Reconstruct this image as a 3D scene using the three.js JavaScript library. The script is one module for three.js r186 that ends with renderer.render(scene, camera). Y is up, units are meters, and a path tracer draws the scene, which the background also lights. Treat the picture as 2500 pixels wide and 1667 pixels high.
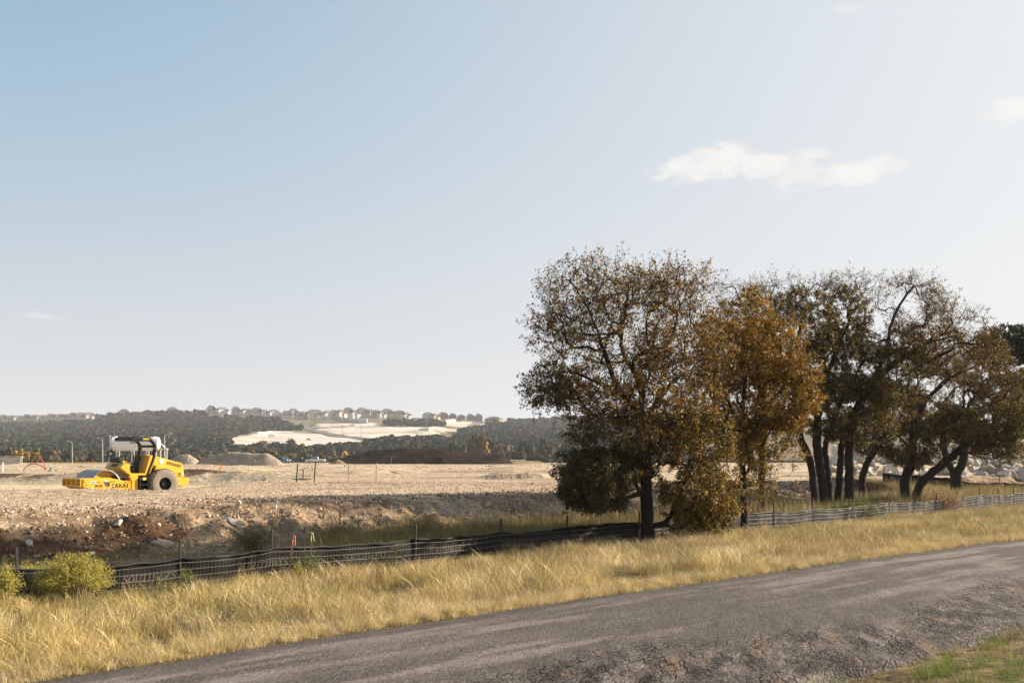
import * as THREE from 'three';
import { mergeGeometries, mergeVertices, toCreasedNormals } from 'three/addons/utils/BufferGeometryUtils.js';
import { FontLoader } from 'three/addons/loaders/FontLoader.js';
import { TextGeometry } from 'three/addons/geometries/TextGeometry.js';
import { RoundedBoxGeometry } from 'three/addons/geometries/RoundedBoxGeometry.js';

// ------------------------------------------------------------------ camera, sky, sun, exposure
const F = 2430, CX = 1250, HY = 1112, EYE = 2.1;         // focal length and horizon of the 2500 px wide photograph, eye height above the road
const scene = new THREE.Scene();
const camera = new THREE.PerspectiveCamera(2 * Math.atan(HY / F) * 180 / Math.PI, 2500 / (2 * HY), 0.1, 9000);
camera.setViewOffset(2500, 2 * HY, 0, 0, 2500, 1667);    // lens shifted up, so that upright things stay upright
camera.position.set(0, EYE, 0);
camera.lookAt(0, EYE, -10);
const renderer = new THREE.WebGLRenderer({ antialias: true });
renderer.toneMapping = THREE.LinearToneMapping;
const EXPOSURE = 2.6;
renderer.toneMappingExposure = EXPOSURE;
renderer.shadowMap.enabled = true;
const SUN_DIR = new THREE.Vector3(0.868, 0.385, -0.325).normalize();
const sun = new THREE.DirectionalLight(new THREE.Color().setRGB(1.0, 0.85, 0.655), 5);
sun.position.copy(SUN_DIR).multiplyScalar(300).add(new THREE.Vector3(0, 0, -60));
sun.target.position.set(0, 0, -60);
sun.castShadow = true;
sun.shadow.camera.left = -140; sun.shadow.camera.right = 140; sun.shadow.camera.top = 90; sun.shadow.camera.bottom = -90;
sun.shadow.camera.near = 1; sun.shadow.camera.far = 900; sun.shadow.mapSize.set(4096, 4096); sun.shadow.radius = 1;
scene.add(sun, sun.target);

// ------------------------------------------------------------------ helpers
const V = (x, y, z) => new THREE.Vector3(x, y, z);
const clamp = (x, a = 0, b = 1) => Math.min(b, Math.max(a, x));
const lerp = (a, b, t) => a + (b - a) * t;
const smooth = (a, b, x) => { const t = clamp((x - a) / (b - a)); return t * t * (3 - 2 * t); };
function rng(seed) { let s = seed >>> 0; return () => { s = (s + 0x6d2b79f5) >>> 0; let t = Math.imul(s ^ (s >>> 15), 1 | s); t = (t + Math.imul(t ^ (t >>> 7), 61 | t)) ^ t; return ((t ^ (t >>> 14)) >>> 0) / 4294967296; }; }
const R0 = rng(7), rr = (a, b, r = R0) => a + (b - a) * r();
const PERM = new Float32Array(65536); { const r = rng(99); for (let i = 0; i < 65536; i++) PERM[i] = r(); }
const hash = (x, y) => PERM[((x & 255) << 8) | (y & 255)];
function noise(x, y) { const i = Math.floor(x), j = Math.floor(y); let u = x - i, v = y - j; u = u * u * (3 - 2 * u); v = v * v * (3 - 2 * v); return lerp(lerp(hash(i, j), hash(i + 1, j), u), lerp(hash(i, j + 1), hash(i + 1, j + 1), u), v); }
function fbm(x, y, o = 4) { let a = 0.5, s = 0, t = 0; for (let k = 0; k < o; k++) { s += a * noise(x, y); t += a; x = x * 2.03 + 17.1; y = y * 2.01 + 9.7; a *= 0.5; } return s / t; }
function pnoise(x, y, px, py) { const i = Math.floor(x), j = Math.floor(y); let u = x - i, v = y - j; u = u * u * (3 - 2 * u); v = v * v * (3 - 2 * v); const h = (a, b) => hash(((a % px) + px) % px, ((b % py) + py) % py); return lerp(lerp(h(i, j), h(i + 1, j), u), lerp(h(i, j + 1), h(i + 1, j + 1), u), v); }
const at = (px, py, D) => V((px - CX) / F * D, EYE - (py - HY) / F * D, -D);    // a point of the photograph at distance D, in metres
const lin = (r, g, b) => new THREE.Color().setRGB(r, g, b);
const mat = (c, o = {}) => new THREE.MeshPhysicalMaterial({ color: Array.isArray(c) ? lin(...c) : c, roughness: 0.9, specularIntensity: (o.roughness ?? 0.9) > 0.8 ? 0.15 : 0.7, ...o });
const names = new Map();
const numbered = (n) => { const k = names.get(n) ?? 0; names.set(n, k + 1); return k ? n + '_' + String(k).padStart(3, '0') : n; };
function finish(o) { o.traverse((m) => { if (m.isMesh) { m.castShadow = true; m.receiveShadow = true; } }); return o; }
function tag(o, label, category, group, kind) { o.userData.label = label; o.userData.category = category; if (group) o.userData.group = group; if (kind) o.userData.kind = kind; return o; }
function thing(name, label, category, p = V(0, 0, 0), turn = 0, group) { const o = new THREE.Group(); o.name = numbered(name); o.position.copy(p); o.rotation.y = turn; tag(o, label, category, group); scene.add(o); return o; }
function part(parent, name, geo, m) { const o = new THREE.Mesh(geo, m); o.name = name; parent.add(o); return finish(o); }
function single(name, geo, m, label, category, group, kind) { const o = new THREE.Mesh(geo, m); o.name = numbered(name); if (label) tag(o, label, category, group, kind); scene.add(o); return finish(o); }
function structure(name, geo, m) { const o = new THREE.Mesh(geo, m); o.name = numbered(name); o.userData.kind = 'structure'; scene.add(o); return finish(o); }
function stuffOf(parent, name, geo, m, matrices, colors, label, category) {
  const o = new THREE.InstancedMesh(geo, m, matrices.length); o.name = parent === scene ? numbered(name) : name;
  matrices.forEach((mm, i) => o.setMatrixAt(i, mm)); if (colors) colors.forEach((c, i) => o.setColorAt(i, c));
  o.userData.kind = 'stuff'; if (label) tag(o, label, category, null, 'stuff'); parent.add(o); return finish(o);
}
function merge(list) { return mergeGeometries(list.map((g) => { const h = g.index ? g.toNonIndexed() : g; for (const k of Object.keys(h.attributes)) if (!['position', 'normal', 'uv'].includes(k)) h.deleteAttribute(k); if (!h.attributes.uv) h.setAttribute('uv', new THREE.BufferAttribute(new Float32Array(h.attributes.position.count * 2), 2)); return h; })); }
const put = (g, x, y, z, rx = 0, ry = 0, rz = 0) => g.applyMatrix4(new THREE.Matrix4().compose(V(x, y, z), new THREE.Quaternion().setFromEuler(new THREE.Euler(rx, ry, rz)), V(1, 1, 1)));
const bx = (x, y, z, w, h, d, rx = 0, ry = 0, rz = 0) => put(new THREE.BoxGeometry(w, h, d), x, y, z, rx, ry, rz);
const rbx = (x, y, z, w, h, d, r = 0.02, rx = 0, ry = 0, rz = 0) => put(new RoundedBoxGeometry(w, h, d, 2, r), x, y, z, rx, ry, rz);
const cyl = (x, y, z, r0, r1, h, n = 12, rx = 0, ry = 0, rz = 0) => put(new THREE.CylinderGeometry(r1, r0, h, n), x, y, z, rx, ry, rz);
function prism(pts, z0, z1, bevel = 0.012, holes = []) {    // outline in x and y, pushed from z0 to z1
  const sh = new THREE.Shape(pts.map(([x, y]) => new THREE.Vector2(x, y)));
  for (const h of holes) sh.holes.push(new THREE.Path(h.map(([x, y]) => new THREE.Vector2(x, y))));
  const g = new THREE.ExtrudeGeometry(sh, { depth: z1 - z0 - 2 * bevel, bevelEnabled: bevel > 0, bevelThickness: bevel, bevelSize: bevel, bevelOffset: -bevel, bevelSegments: 1, curveSegments: 8 });
  return g.translate(0, 0, z0 + bevel);
}
function tube(pts, r, sides = 8, steps = 24, closed = false) { const c = new THREE.CatmullRomCurve3(pts, closed, 'centripetal'); return new THREE.TubeGeometry(c, steps, r, sides, closed); }
function poly(pts, radii, sides) {    // a straight-jointed tube whose radius changes from point to point
  const n = pts.length, pos = [], nor = [], idx = [], d = V(0, 0, 0), a = V(0, 0, 0), b = V(0, 0, 0), prev = V(0, 0, 0);
  for (let i = 0; i < n; i++) {
    d.copy(pts[Math.min(n - 1, i + 1)]).sub(pts[Math.max(0, i - 1)]).normalize();
    if (i === 0) { a.set(0.31, 0.2, 0.93).cross(d); if (a.lengthSq() < 1e-4) a.set(1, 0, 0).cross(d); a.normalize(); } else { a.copy(prev).addScaledVector(d, -prev.dot(d)).normalize(); }
    prev.copy(a); b.copy(d).cross(a);
    for (let k = 0; k < sides; k++) { const t = k / sides * 6.2832, c = Math.cos(t), s = Math.sin(t), nx = a.x * c + b.x * s, ny = a.y * c + b.y * s, nz = a.z * c + b.z * s; nor.push(nx, ny, nz); pos.push(pts[i].x + nx * radii[i], pts[i].y + ny * radii[i], pts[i].z + nz * radii[i]); }
  }
  for (let i = 0; i < n - 1; i++) for (let k = 0; k < sides; k++) { const p = i * sides + k, q = i * sides + (k + 1) % sides; idx.push(p, q, p + sides, q, q + sides, p + sides); }
  for (let k = 1; k < sides - 1; k++) idx.push((n - 1) * sides, (n - 1) * sides + k, (n - 1) * sides + k + 1);
  return { pos, nor, idx };
}
function joinRaw(list) {    // poly() results into one geometry
  let nv = 0, ni = 0; for (const g of list) { nv += g.pos.length; ni += g.idx.length; }
  const pos = new Float32Array(nv), nor = new Float32Array(nv), idx = new Uint32Array(ni); let o = 0, q = 0;
  for (const g of list) { pos.set(g.pos, o); nor.set(g.nor, o); for (let i = 0; i < g.idx.length; i++) idx[q++] = g.idx[i] + o / 3; o += g.pos.length; }
  const geo = new THREE.BufferGeometry(); geo.setAttribute('position', new THREE.BufferAttribute(pos, 3)); geo.setAttribute('normal', new THREE.BufferAttribute(nor, 3)); geo.setIndex(new THREE.BufferAttribute(idx, 1));
  const uv = new Float32Array(nv / 3 * 2); for (let i = 0; i < nv / 3; i++) { uv[2 * i] = (pos[3 * i] + pos[3 * i + 2]) * 2; uv[2 * i + 1] = pos[3 * i + 1]; } geo.setAttribute('uv', new THREE.BufferAttribute(uv, 2));
  return geo;
}
function dataTex(n, fn, srgb, rx = 1, ry = 1, m = n) {
  const d = new Uint8Array(n * m * 4); for (let j = 0; j < m; j++) for (let i = 0; i < n; i++) { const c = fn(i / n, j / m, i, j), o = (j * n + i) * 4; for (let k = 0; k < 3; k++) d[o + k] = clamp(Array.isArray(c) ? c[k] : c) * 255; d[o + 3] = 255; }
  const t = new THREE.DataTexture(d, n, m); t.wrapS = t.wrapT = THREE.RepeatWrapping; t.magFilter = THREE.LinearFilter; t.minFilter = THREE.LinearMipmapLinearFilter; t.repeat.set(rx, ry); if (srgb) t.colorSpace = THREE.SRGBColorSpace; t.needsUpdate = true; return t;
}
const ORD = ['first', 'second', 'third', 'fourth', 'fifth', 'sixth', 'seventh', 'eighth', 'ninth', 'tenth', 'eleventh', 'twelfth', 'thirteenth', 'fourteenth', 'fifteenth', 'sixteenth', 'seventeenth', 'eighteenth', 'nineteenth', 'twentieth', 'twenty-first', 'twenty-second', 'twenty-third', 'twenty-fourth', 'twenty-fifth', 'twenty-sixth', 'twenty-seventh', 'twenty-eighth', 'twenty-ninth', 'thirtieth', 'thirty-first', 'thirty-second', 'thirty-third', 'thirty-fourth', 'thirty-fifth', 'thirty-sixth'];

// ------------------------------------------------------------------ sky: clear late-afternoon air, whiter towards the sun and the horizon, a few small clouds
{
  const W = 4096, Hh = 2048, data = new Float32Array(W * Hh * 4);
  const clouds = [];     // soft heaps: azimuth and elevation in degrees, half width, half height, strength
  const cl = (px, py, w, h, k) => { const az = Math.atan((px - CX) / F); clouds.push([az * 57.2958, Math.atan((HY - py) / F * Math.cos(az)) * 57.2958, w / F * 57.3 * 0.86, h / F * 57.3 * 0.95, k]); };
  cl(1640, 405, 85, 42, 0.8); cl(1745, 385, 95, 46, 1); cl(1860, 410, 105, 48, 1); cl(1950, 425, 80, 45, 1.0); cl(1700, 430, 130, 30, 0.5);
  cl(1995, 372, 58, 26, 0.8); cl(2090, 425, 75, 44, 0.95); cl(2170, 405, 85, 38, 0.8); cl(2460, 268, 90, 34, 1);
  cl(1530, 578, 34, 10, 0.5); cl(2020, 640, 95, 16, 0.45); cl(1820, 670, 60, 16, 0.4); cl(2190, 592, 22, 9, 0.4); cl(2280, 615, 40, 12, 0.4);
  cl(70, 768, 52, 15, 0.55); cl(130, 775, 45, 11, 0.4); cl(120, 797, 40, 8, 0.3); cl(1113, 748, 20, 9, 0.45); cl(560, 637, 34, 10, 0.14); cl(650, 870, 90, 18, 0.16); cl(1760, 60, 60, 20, 0.25); cl(2060, 20, 70, 20, 0.25);
  { const r = rng(5); for (let k = 0; k < 46; k++) { const az = rr(34, 326, r), el = rr(8, 40, r), w = rr(1.2, 5, r); for (let q = 0; q < 3; q++) clouds.push([az > 180 ? az - 360 + rr(-w, w, r) : az + rr(-w, w, r), el + rr(-0.4, 0.4, r), w, w * rr(0.25, 0.4, r), rr(0.3, 0.9, r)]); } }
  const col = [0, 0, 0];
  for (let j = 0; j < Hh; j++) {
    const el = ((j + 0.5) / Hh - 0.5) * Math.PI, e = Math.max(0, el), ce = Math.cos(e), se = Math.sin(e), deg = el * 57.2958;
    const row = clouds.filter((c) => Math.abs(c[1] - deg) < c[3] * 4);
    for (let i = 0; i < W; i++) {
      const th = ((i + 0.5) / W - 0.5) * 2 * Math.PI, dx = Math.cos(th) * ce, dz = Math.sin(th) * ce;
      const cg = dx * SUN_DIR.x + se * SUN_DIR.y + dz * SUN_DIR.z;
      const up = Math.pow(smooth(-0.02, 0.46, se), 0.9), deep = smooth(0.3, 1.0, se), white = smooth(-0.12, 0.97, cg), glow = Math.pow(Math.max(0, cg), 24) * 0.9 + Math.pow(Math.max(0, cg), 6) * 0.16;
      const hz = [lerp(0.76, 0.90, white), lerp(0.755, 0.90, white), lerp(0.76, 0.905, white)], bl = [lerp(0.285, 0.10, deep), lerp(0.48, 0.21, deep), lerp(0.655, 0.42, deep)];
      const b = up * (1 - 0.86 * white) * 1.0;
      for (let k = 0; k < 3; k++) col[k] = lerp(hz[k], bl[k], b) + glow * [1, 0.93, 0.8][k];
      if (deep > 0) for (let k = 0; k < 3; k++) col[k] *= 1 - 0.35 * deep * (1 - white);
      if (deg > 1 && row.length) {
        let az = th * 57.2958 + 90; if (az > 180) az -= 360; let dn = 0;
        for (const c of row) { const a = (az - c[0]) / c[2]; if (a > 2.2 || a < -2.2) continue; let q = (deg - c[1]) / c[3]; q = q < 0 ? q * 1.0 : q * 0.95; dn += c[4] * Math.exp(-(a * a + q * q) * 1.5); }
        if (dn > 0.02) {
          const n = fbm(az * 1.7 + 40, deg * 2.8 + 11, 7), n2 = fbm(az * 0.55 + 3, deg * 1.0, 4), cover = smooth(0.28, 0.95, dn * 1.1 + (n - 0.5) * 1.7 + (n2 - 0.5) * 0.8) * clamp(dn * 1.5), shade = 0.93 + 0.07 * smooth(0.35, 0.6, n2);
          for (let k = 0; k < 3; k++) col[k] = lerp(col[k], [0.945, 0.925, 0.905][k] * shade, cover * 0.92);
        }
      }
      const o = (j * W + i) * 4; for (let k = 0; k < 3; k++) data[o + k] = col[k] / EXPOSURE; data[o + 3] = 1;
    }
  }
  const t = new THREE.DataTexture(data, W, Hh, THREE.RGBAFormat, THREE.FloatType); t.mapping = THREE.EquirectangularReflectionMapping; t.magFilter = THREE.LinearFilter; t.minFilter = THREE.LinearFilter; t.needsUpdate = true;
  scene.background = t; scene.environment = t;
}

// ------------------------------------------------------------------ terrain. D is the distance in front of the camera (-z); the road runs diagonally, so D - X measures across it
const FENCE = 27;                                          // the silt fence stands on D - X = 27
const roadBend = (X) => { const x = clamp(X, -30, 30); return 0.05 * x + 0.005 * x * x; };
const across = (X, D) => D - X + roadBend(X);
const ROAD0 = 6.3, ROAD1 = 13.85;
const HILL_TOP = [[-900, 1034], [0, 1031], [150, 1028], [270, 1019], [400, 1011], [500, 1010], [560, 1012], [640, 1017], [700, 1019], [760, 1022], [850, 1017], [950, 1017], [1050, 1021], [1130, 1025], [1200, 1031], [1300, 1029], [1400, 1024], [1700, 1022], [2500, 1026], [3600, 1040]];
function table(t, x) { if (x <= t[0][0]) return t[0][1]; for (let i = 1; i < t.length; i++) if (x <= t[i][0]) return lerp(t[i - 1][1], t[i][1], (x - t[i - 1][0]) / (t[i][0] - t[i - 1][0])); return t[t.length - 1][1]; }
const plateauAt = (D) => lerp(0.5, -0.2, smooth(55, 320, D));
const cutMask = (X, D) => smooth(45.2, 48.5, D + (fbm(X * 0.15, 3.3) - 0.5) * 1.5) * (1 - smooth(74, 79, D + (fbm(X * 0.12, 8) - 0.5) * 5 + (X + 30) * 0.12)) * (1 - smooth(-21, -15.5, X + (fbm(D * 0.2, 5) - 0.5) * 3));
const bankStart = (X) => 36.8 + (fbm(X * 0.12, 20) - 0.5) * 4, bankEnd = (X) => 42.4 + (fbm(X * 0.1, 31) - 0.5) * 4.5;
const fieldMask = (X, D) => smooth(19.5, 24.5, X + (fbm(D * 0.15, 77) - 0.5) * 4) * (1 - smooth(70, 76, D - (X - 25) * 0.1));
const TRACKS = [[47.2, 0.05, 0.002], [58, -0.04, 0.004], [61.5, 0.10, -0.003], [70, -0.12, 0.003], [83, 0.06, 0.001]];   // where lorries drove over the fill
const rutAt = (X, D) => { let m = 0; for (const [d0, k, q] of TRACKS) for (const w of [-0.95, 0.95]) { const e = (D - d0 - k * X - q * X * X - w) / 0.34; if (e * e < 6) m = Math.max(m, Math.exp(-e * e)); } return m; };
const ruts = (X, D) => (D > 44 && D < 92 ? -0.07 * rutAt(X, D) * (0.5 + noise(X * 0.7, D)) : 0);
function nearHeight(X, D) {
  const a = across(X, D), s = D - X;
  let h;
  if (a < ROAD0) h = 0.0 + 0.09 * smooth(0, 1.2, ROAD0 - a) + 0.28 * smooth(0.5, 7, ROAD0 - a) + (fbm(X * 1.7, D * 1.7) - 0.5) * 0.1 * smooth(0, 1, ROAD0 - a);
  else if (a < ROAD1) h = -0.07;
  else {
    const fa = FENCE + roadBend(X);
    h = -0.66 * smooth(ROAD1 - 3, fa + 2, a) + 0.04 * smooth(ROAD1, ROAD1 + 0.4, a) + (fbm(X * 0.5, D * 0.5, 3) - 0.5) * 0.16 * smooth(0.3, 3, a - ROAD1);
    h = lerp(h, -0.55 + (fbm(X * 0.4, D * 0.4) - 0.5) * 0.2, smooth(FENCE + 0.5, FENCE + 4, s));
    const up = smooth(bankStart(X), bankEnd(X), s), fm = fieldMask(X, D);
    let top = plateauAt(D) + 0.1 * smooth(41, 44, D) * (1 - smooth(45, 47, D)) * (1 - smooth(-20, -14, X)) + (fbm(X * 0.11, D * 0.11, 3) - 0.5) * 0.16 + (fbm(X * 0.9, D * 0.9, 3) - 0.5) * 0.07;
    top += ruts(X, D);
    if (D > 70) { const g = fbm(X * 0.16 + 9, D * 0.07, 3); top += smooth(0.6, 0.8, g) * 0.35 * (1 - smooth(190, 260, D)); }
    top = lerp(top, -0.12 + (fbm(X * 0.3, D * 0.3, 2) - 0.5) * 0.05, cutMask(X, D));
    top += 0.28 * Math.exp(-(((D - 79 + (X + 30) * 0.12) / 2.2) ** 2)) * (1 - smooth(-17, -9, X)) * (0.4 + fbm(X * 0.5, 2) * 1.1);
    const clods = ((fbm(X * 1.7, D * 1.7, 4) - 0.5) * 0.85 + (Math.abs(fbm(X * 0.8 + 40, D * 0.8, 3) - 0.5) - 0.1) * 0.9) * Math.sin(Math.PI * clamp(up, 0, 1)) + (fbm(X * 0.35 + 7, D * 0.35, 2) - 0.5) * 0.5 * Math.sin(Math.PI * clamp(up, 0, 1));
    h = lerp(h, lerp(top, -0.32 + (fbm(X * 0.3, D * 0.3) - 0.5) * 0.25, fm), up) + clods * (1 - fm);
    // earth heaped between the trunks where the fill ends
    h += 0.75 * Math.exp(-(((X - 22.3) / 2.6) ** 2) - (((D - 61) / 2.4) ** 2)) * (0.7 + 0.6 * fbm(X, D));
  }
  return h;
}
function farHeight(X, D) {
  const px = CX + F * X / Math.max(D, 250);
  if (D < 320) return nearHeight(X, D);
  const valley = lerp(-0.2, -7, smooth(320, 420, D)) + (fbm(X * 0.01, D * 0.01) - 0.5) * 3 * smooth(330, 400, D);
  if (D < 520) return valley;
  const yt = table(HILL_TOP, px), Dr = 1350, base = valley, t = clamp((D - 520) / (Dr - 520));
  const y = lerp(1128, yt, Math.pow(t, 0.72)), h = EYE + (HY - y) / F * Math.min(D, Dr) + (fbm(X * 0.012 + 5, D * 0.012, 3) - 0.5) * 7 * Math.sin(Math.PI * t);
  const back = D > Dr ? -(D - Dr) * 0.012 : 0;
  return lerp(base, h, smooth(520, 580, D)) + back;
}
const groundY = (X, D) => (D > 320 ? farHeight(X, D) : nearHeight(X, D));
const onGround = (X, D, lift = 0) => V(X, groundY(X, D) + lift, -D);
function hit(px, py, from = 300, to = 1500) { const u = (px - CX) / F, v = (HY - py) / F; for (let D = from; D < to; D += 2) if (groundY(u * D, D) >= EYE + v * D) return D; return to; }
const hillAt = (px, py) => { const D = hit(px, py, 560, 1349), X = (px - CX) / F * D; return V(X, farHeight(X, D), -D); };
const inside = (p, poly_) => { let c = false; for (let i = 0, j = poly_.length - 1; i < poly_.length; j = i++) { const a = poly_[i], b = poly_[j]; if ((a[1] > p[1]) !== (b[1] > p[1]) && p[0] < (b[0] - a[0]) * (p[1] - a[1]) / (b[1] - a[1]) + a[0]) c = !c; } return c; };
const onHill = (pts) => pts.map(([x, y]) => { const p = hillAt(x, y); return [p.x, -p.z]; });

function sheet(xs, ds, hf, cf, uvScale) {
  const nx = xs.length, nd = ds.length, pos = new Float32Array(nx * nd * 3), col = new Float32Array(nx * nd * 3), uv = new Float32Array(nx * nd * 2), idx = [];
  for (let j = 0; j < nd; j++) for (let i = 0; i < nx; i++) {
    const o = j * nx + i, h = hf(xs[i], ds[j]), c = cf(xs[i], ds[j], h); pos.set([xs[i], h, -ds[j]], o * 3); col.set(c, o * 3); uv.set([xs[i] * uvScale, ds[j] * uvScale], o * 2);
    if (i < nx - 1 && j < nd - 1) idx.push(o, o + 1, o + nx, o + 1, o + nx + 1, o + nx);
  }
  const g = new THREE.BufferGeometry(); g.setAttribute('position', new THREE.BufferAttribute(pos, 3)); g.setAttribute('color', new THREE.BufferAttribute(col, 3)); g.setAttribute('uv', new THREE.BufferAttribute(uv, 2)); g.setIndex(idx); g.computeVertexNormals(); return g;
}
const range = (a, b, s) => { const o = []; for (let x = a; x < b - 1e-6; x += s) o.push(x); o.push(b); return o; };
const mix3 = (a, b, t) => [lerp(a[0], b[0], t), lerp(a[1], b[1], t), lerp(a[2], b[2], t)];
const CALICHE = [0.61, 0.49, 0.375], PALE = [0.70, 0.585, 0.43], SOIL = [0.085, 0.046, 0.026], DIRT = [0.30, 0.215, 0.14], DRY = [0.30, 0.22, 0.10];
function soilAmount(X, D) {      // where dark topsoil shows on the bank
  const s = D - X, n = fbm(X * 0.35 + 3, D * 0.35, 4), m = fbm(X * 0.11 + 60, s * 0.2, 3);
  const belt = smooth(bankStart(X) - 3, bankStart(X) + 1, s) * (1 - smooth(bankEnd(X) - 4.2, bankEnd(X) - 2.0, s));
  const left = 1 - smooth(-12.5, -8.5, X), mid = 0.5;
  return belt * smooth(0.42, 0.6, n * 0.55 + m * 0.45 + 0.16 * left - 0.06 * (1 - left));
}
function nearColor(X, D) {
  const a = across(X, D), s = D - X, n = fbm(X * 1.1, D * 1.1, 4), big = fbm(X * 0.12 + 11, D * 0.12, 3);
  let c = mix3([0.20, 0.145, 0.07], [0.12, 0.088, 0.045], smooth(0.4, 0.62, n));
  if (a < ROAD0 + 0.1) c = mix3([0.16, 0.12, 0.06], [0.26, 0.19, 0.11], smooth(0.4, 0.6, n));
  const bank = smooth(bankStart(X) - 2.4, bankStart(X) + 0.3, s + (n - 0.5) * 2), fm = fieldMask(X, D);
  let site = mix3(CALICHE, DIRT, smooth(0.5, 0.8, n * 0.5 + big * 0.5) * 0.55);
  site = mix3(site, PALE, 0.95 * cutMask(X, D)); site = mix3(site, mix3([0.33, 0.235, 0.155], [0.20, 0.135, 0.085], smooth(0.42, 0.6, fbm(X * 0.9 + 15, D * 0.9, 3))), 0.75 * smooth(bankStart(X) - 1, bankStart(X) + 1, s) * (1 - smooth(bankEnd(X) - 1.2, bankEnd(X) + 0.8, s + (n - 0.5) * 3)));
  const streak = fbm(X * 0.10 + 4, D * 0.55, 4); site = mix3(site, PALE, 0.45 * smooth(0.5, 0.66, streak));
  site = mix3(site, DIRT, 0.55 * smooth(0.62, 0.72, fbm(X * 0.13 + 30, D * 0.5, 4)));
  site = mix3(site, [0.74, 0.62, 0.46], 0.85 * cutMask(X, D)); site = mix3(site, SOIL, 0.9 * soilAmount(X, D));
  if (D > 44) site = mix3(site, PALE, 0.5 * rutAt(X, D));
  { const ridge = Math.exp(-(((D - 79 + (X + 30) * 0.12) / 2.6) ** 2)) * (1 - smooth(-17, -9, X)); site = mix3(site, [0.12, 0.07, 0.04], ridge * smooth(0.42, 0.55, fbm(X * 0.4, D * 0.6))); }  // dark earth patches on the berm; their tone also paints in the trench shadow
  site = mix3(site, DRY, fm); site = mix3(site, SOIL, smooth(0.25, 0.5, Math.exp(-(((X - 22.3) / 2.6) ** 2) - (((D - 61) / 2.4) ** 2)) + (n - 0.5) * 0.3) * (1 - smooth(66, 70, D)));
  return mix3(c, site, bank);
}
const grainMap = dataTex(1024, (u, v) => { let g = 0, a = 0.5, p = 24; for (let k = 0; k < 5; k++) { g += a * pnoise(u * p, v * p, p, p); a *= 0.62; p *= 2; } g /= 1.18; const q = pnoise(u * 190, v * 190, 190, 190), st = q > 0.83 ? 0.16 : q < 0.12 ? -0.22 : 0; const x = 0.80 + (g - 0.5) * 0.55 + st; return [x, x, x * 0.99]; }, true);
const grainBump = dataTex(1024, (u, v) => { let g = 0, a = 0.5, p = 20; for (let k = 0; k < 5; k++) { g += a * pnoise(u * p, v * p, p, p); a *= 0.6; p *= 2; } return g / 1.15; }, false);
const groundMat = mat([1.06, 1.03, 1], { vertexColors: true, map: grainMap, bumpMap: grainBump, bumpScale: 0.08, roughness: 0.97 });
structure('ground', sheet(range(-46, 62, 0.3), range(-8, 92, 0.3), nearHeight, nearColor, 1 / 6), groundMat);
structure('ground', sheet(range(-260, 240, 2.5), range(91.4, 335, 2.2), (X, D) => groundY(X, D) - (D < 93 ? 0.03 : 0), (X, D) => {
  const n = fbm(X * 0.3, D * 0.3, 4), k = fbm(X * 0.05 + 4, D * 0.22, 4); return mix3(mix3(CALICHE, PALE, smooth(0.4, 0.7, n)), DIRT, smooth(0.52, 0.72, k) * 0.7);
}, 1 / 11), groundMat);
// hillside: cedar scrub soil, pale graded lots, a strip of green
const LOTS = [[[552, 1080], [585, 1064], [620, 1057], [690, 1053], [770, 1058], [880, 1073], [930, 1088], [770, 1104], [550, 1104]], [[768, 1047], [800, 1043], [900, 1042], [1010, 1044], [1078, 1060], [1000, 1072], [880, 1070], [805, 1058]], [[772, 1038], [790, 1034], [835, 1037], [838, 1041], [778, 1043]],
  [[815, 1034], [905, 1032], [935, 1033], [957, 1039], [872, 1041]], [[960, 1041], [1050, 1041], [1090, 1045], [1150, 1050], [1085, 1058], [1000, 1045]], [[1083, 1037], [1110, 1027], [1160, 1031], [1166, 1037], [1140, 1044], [1095, 1041]], [[1178, 1034], [1226, 1037], [1195, 1047], [1168, 1052]]].map(onHill);
const GREEN = [[706, 1023], [750, 1026], [790, 1029], [800, 1036], [770, 1040], [745, 1033]];
const greenLot = onHill(GREEN);
const jag = (X, D) => [X + (noise(X * 0.06, D * 0.06) - 0.5) * 14, D + (noise(X * 0.05 + 9, D * 0.05) - 0.5) * 22];
const hillColor = (X, D) => {
  const n = fbm(X * 0.06, D * 0.06, 4), q = jag(X, D); let c = mix3([0.13, 0.105, 0.06], [0.20, 0.155, 0.095], n);
  if (inside(q, greenLot)) c = mix3([0.11, 0.13, 0.05], c, 0.3);
  if (LOTS.some((l) => inside(q, l))) { c = mix3([0.60, 0.54, 0.475], [0.51, 0.45, 0.385], smooth(0.35, 0.65, fbm(X * 0.03, D * 0.1, 3))); if (fbm(X * 0.02 + 3, D * 0.14, 3) > 0.66) c = mix3(c, [0.2, 0.15, 0.09], 0.6); }
  return c;
};
const hillMat = mat([1, 1, 1], { vertexColors: true, roughness: 1 });
structure('hillside', sheet(range(-1010, 260, 3.5), range(560, 1420, 5), farHeight, hillColor, 1 / 20), hillMat);
{ // all the land around, one sheet to the horizon; it lies lower where the finer sheets cover it
  const xs = [-6000, -4000, -2600, -1800, ...range(-1200, 1200, 24), 1800, 2600, 4000, 6000], ds = [-3000, -1200, -500, -200, -100, ...range(-60, 1500, 20), 1700, 2100, 2800, 4000, 6000];
  structure('terrain', sheet(xs, ds, (X, D) => { const fine = (X > -300 && X < 280 && D > -40 && D < 345) || (X > -1040 && X < 300 && D > 540 && D < 1430); return (D < 0 ? 0.2 : farHeight(clamp(X, -1600, 1600), Math.min(D, 2600))) - (fine ? (D > 500 ? 6 : 2.5) : 0.05); }, (X, D) => mix3([0.13, 0.11, 0.06], [0.2, 0.16, 0.09], fbm(X * 0.01, D * 0.01)), 1 / 20), hillMat);
}

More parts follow.
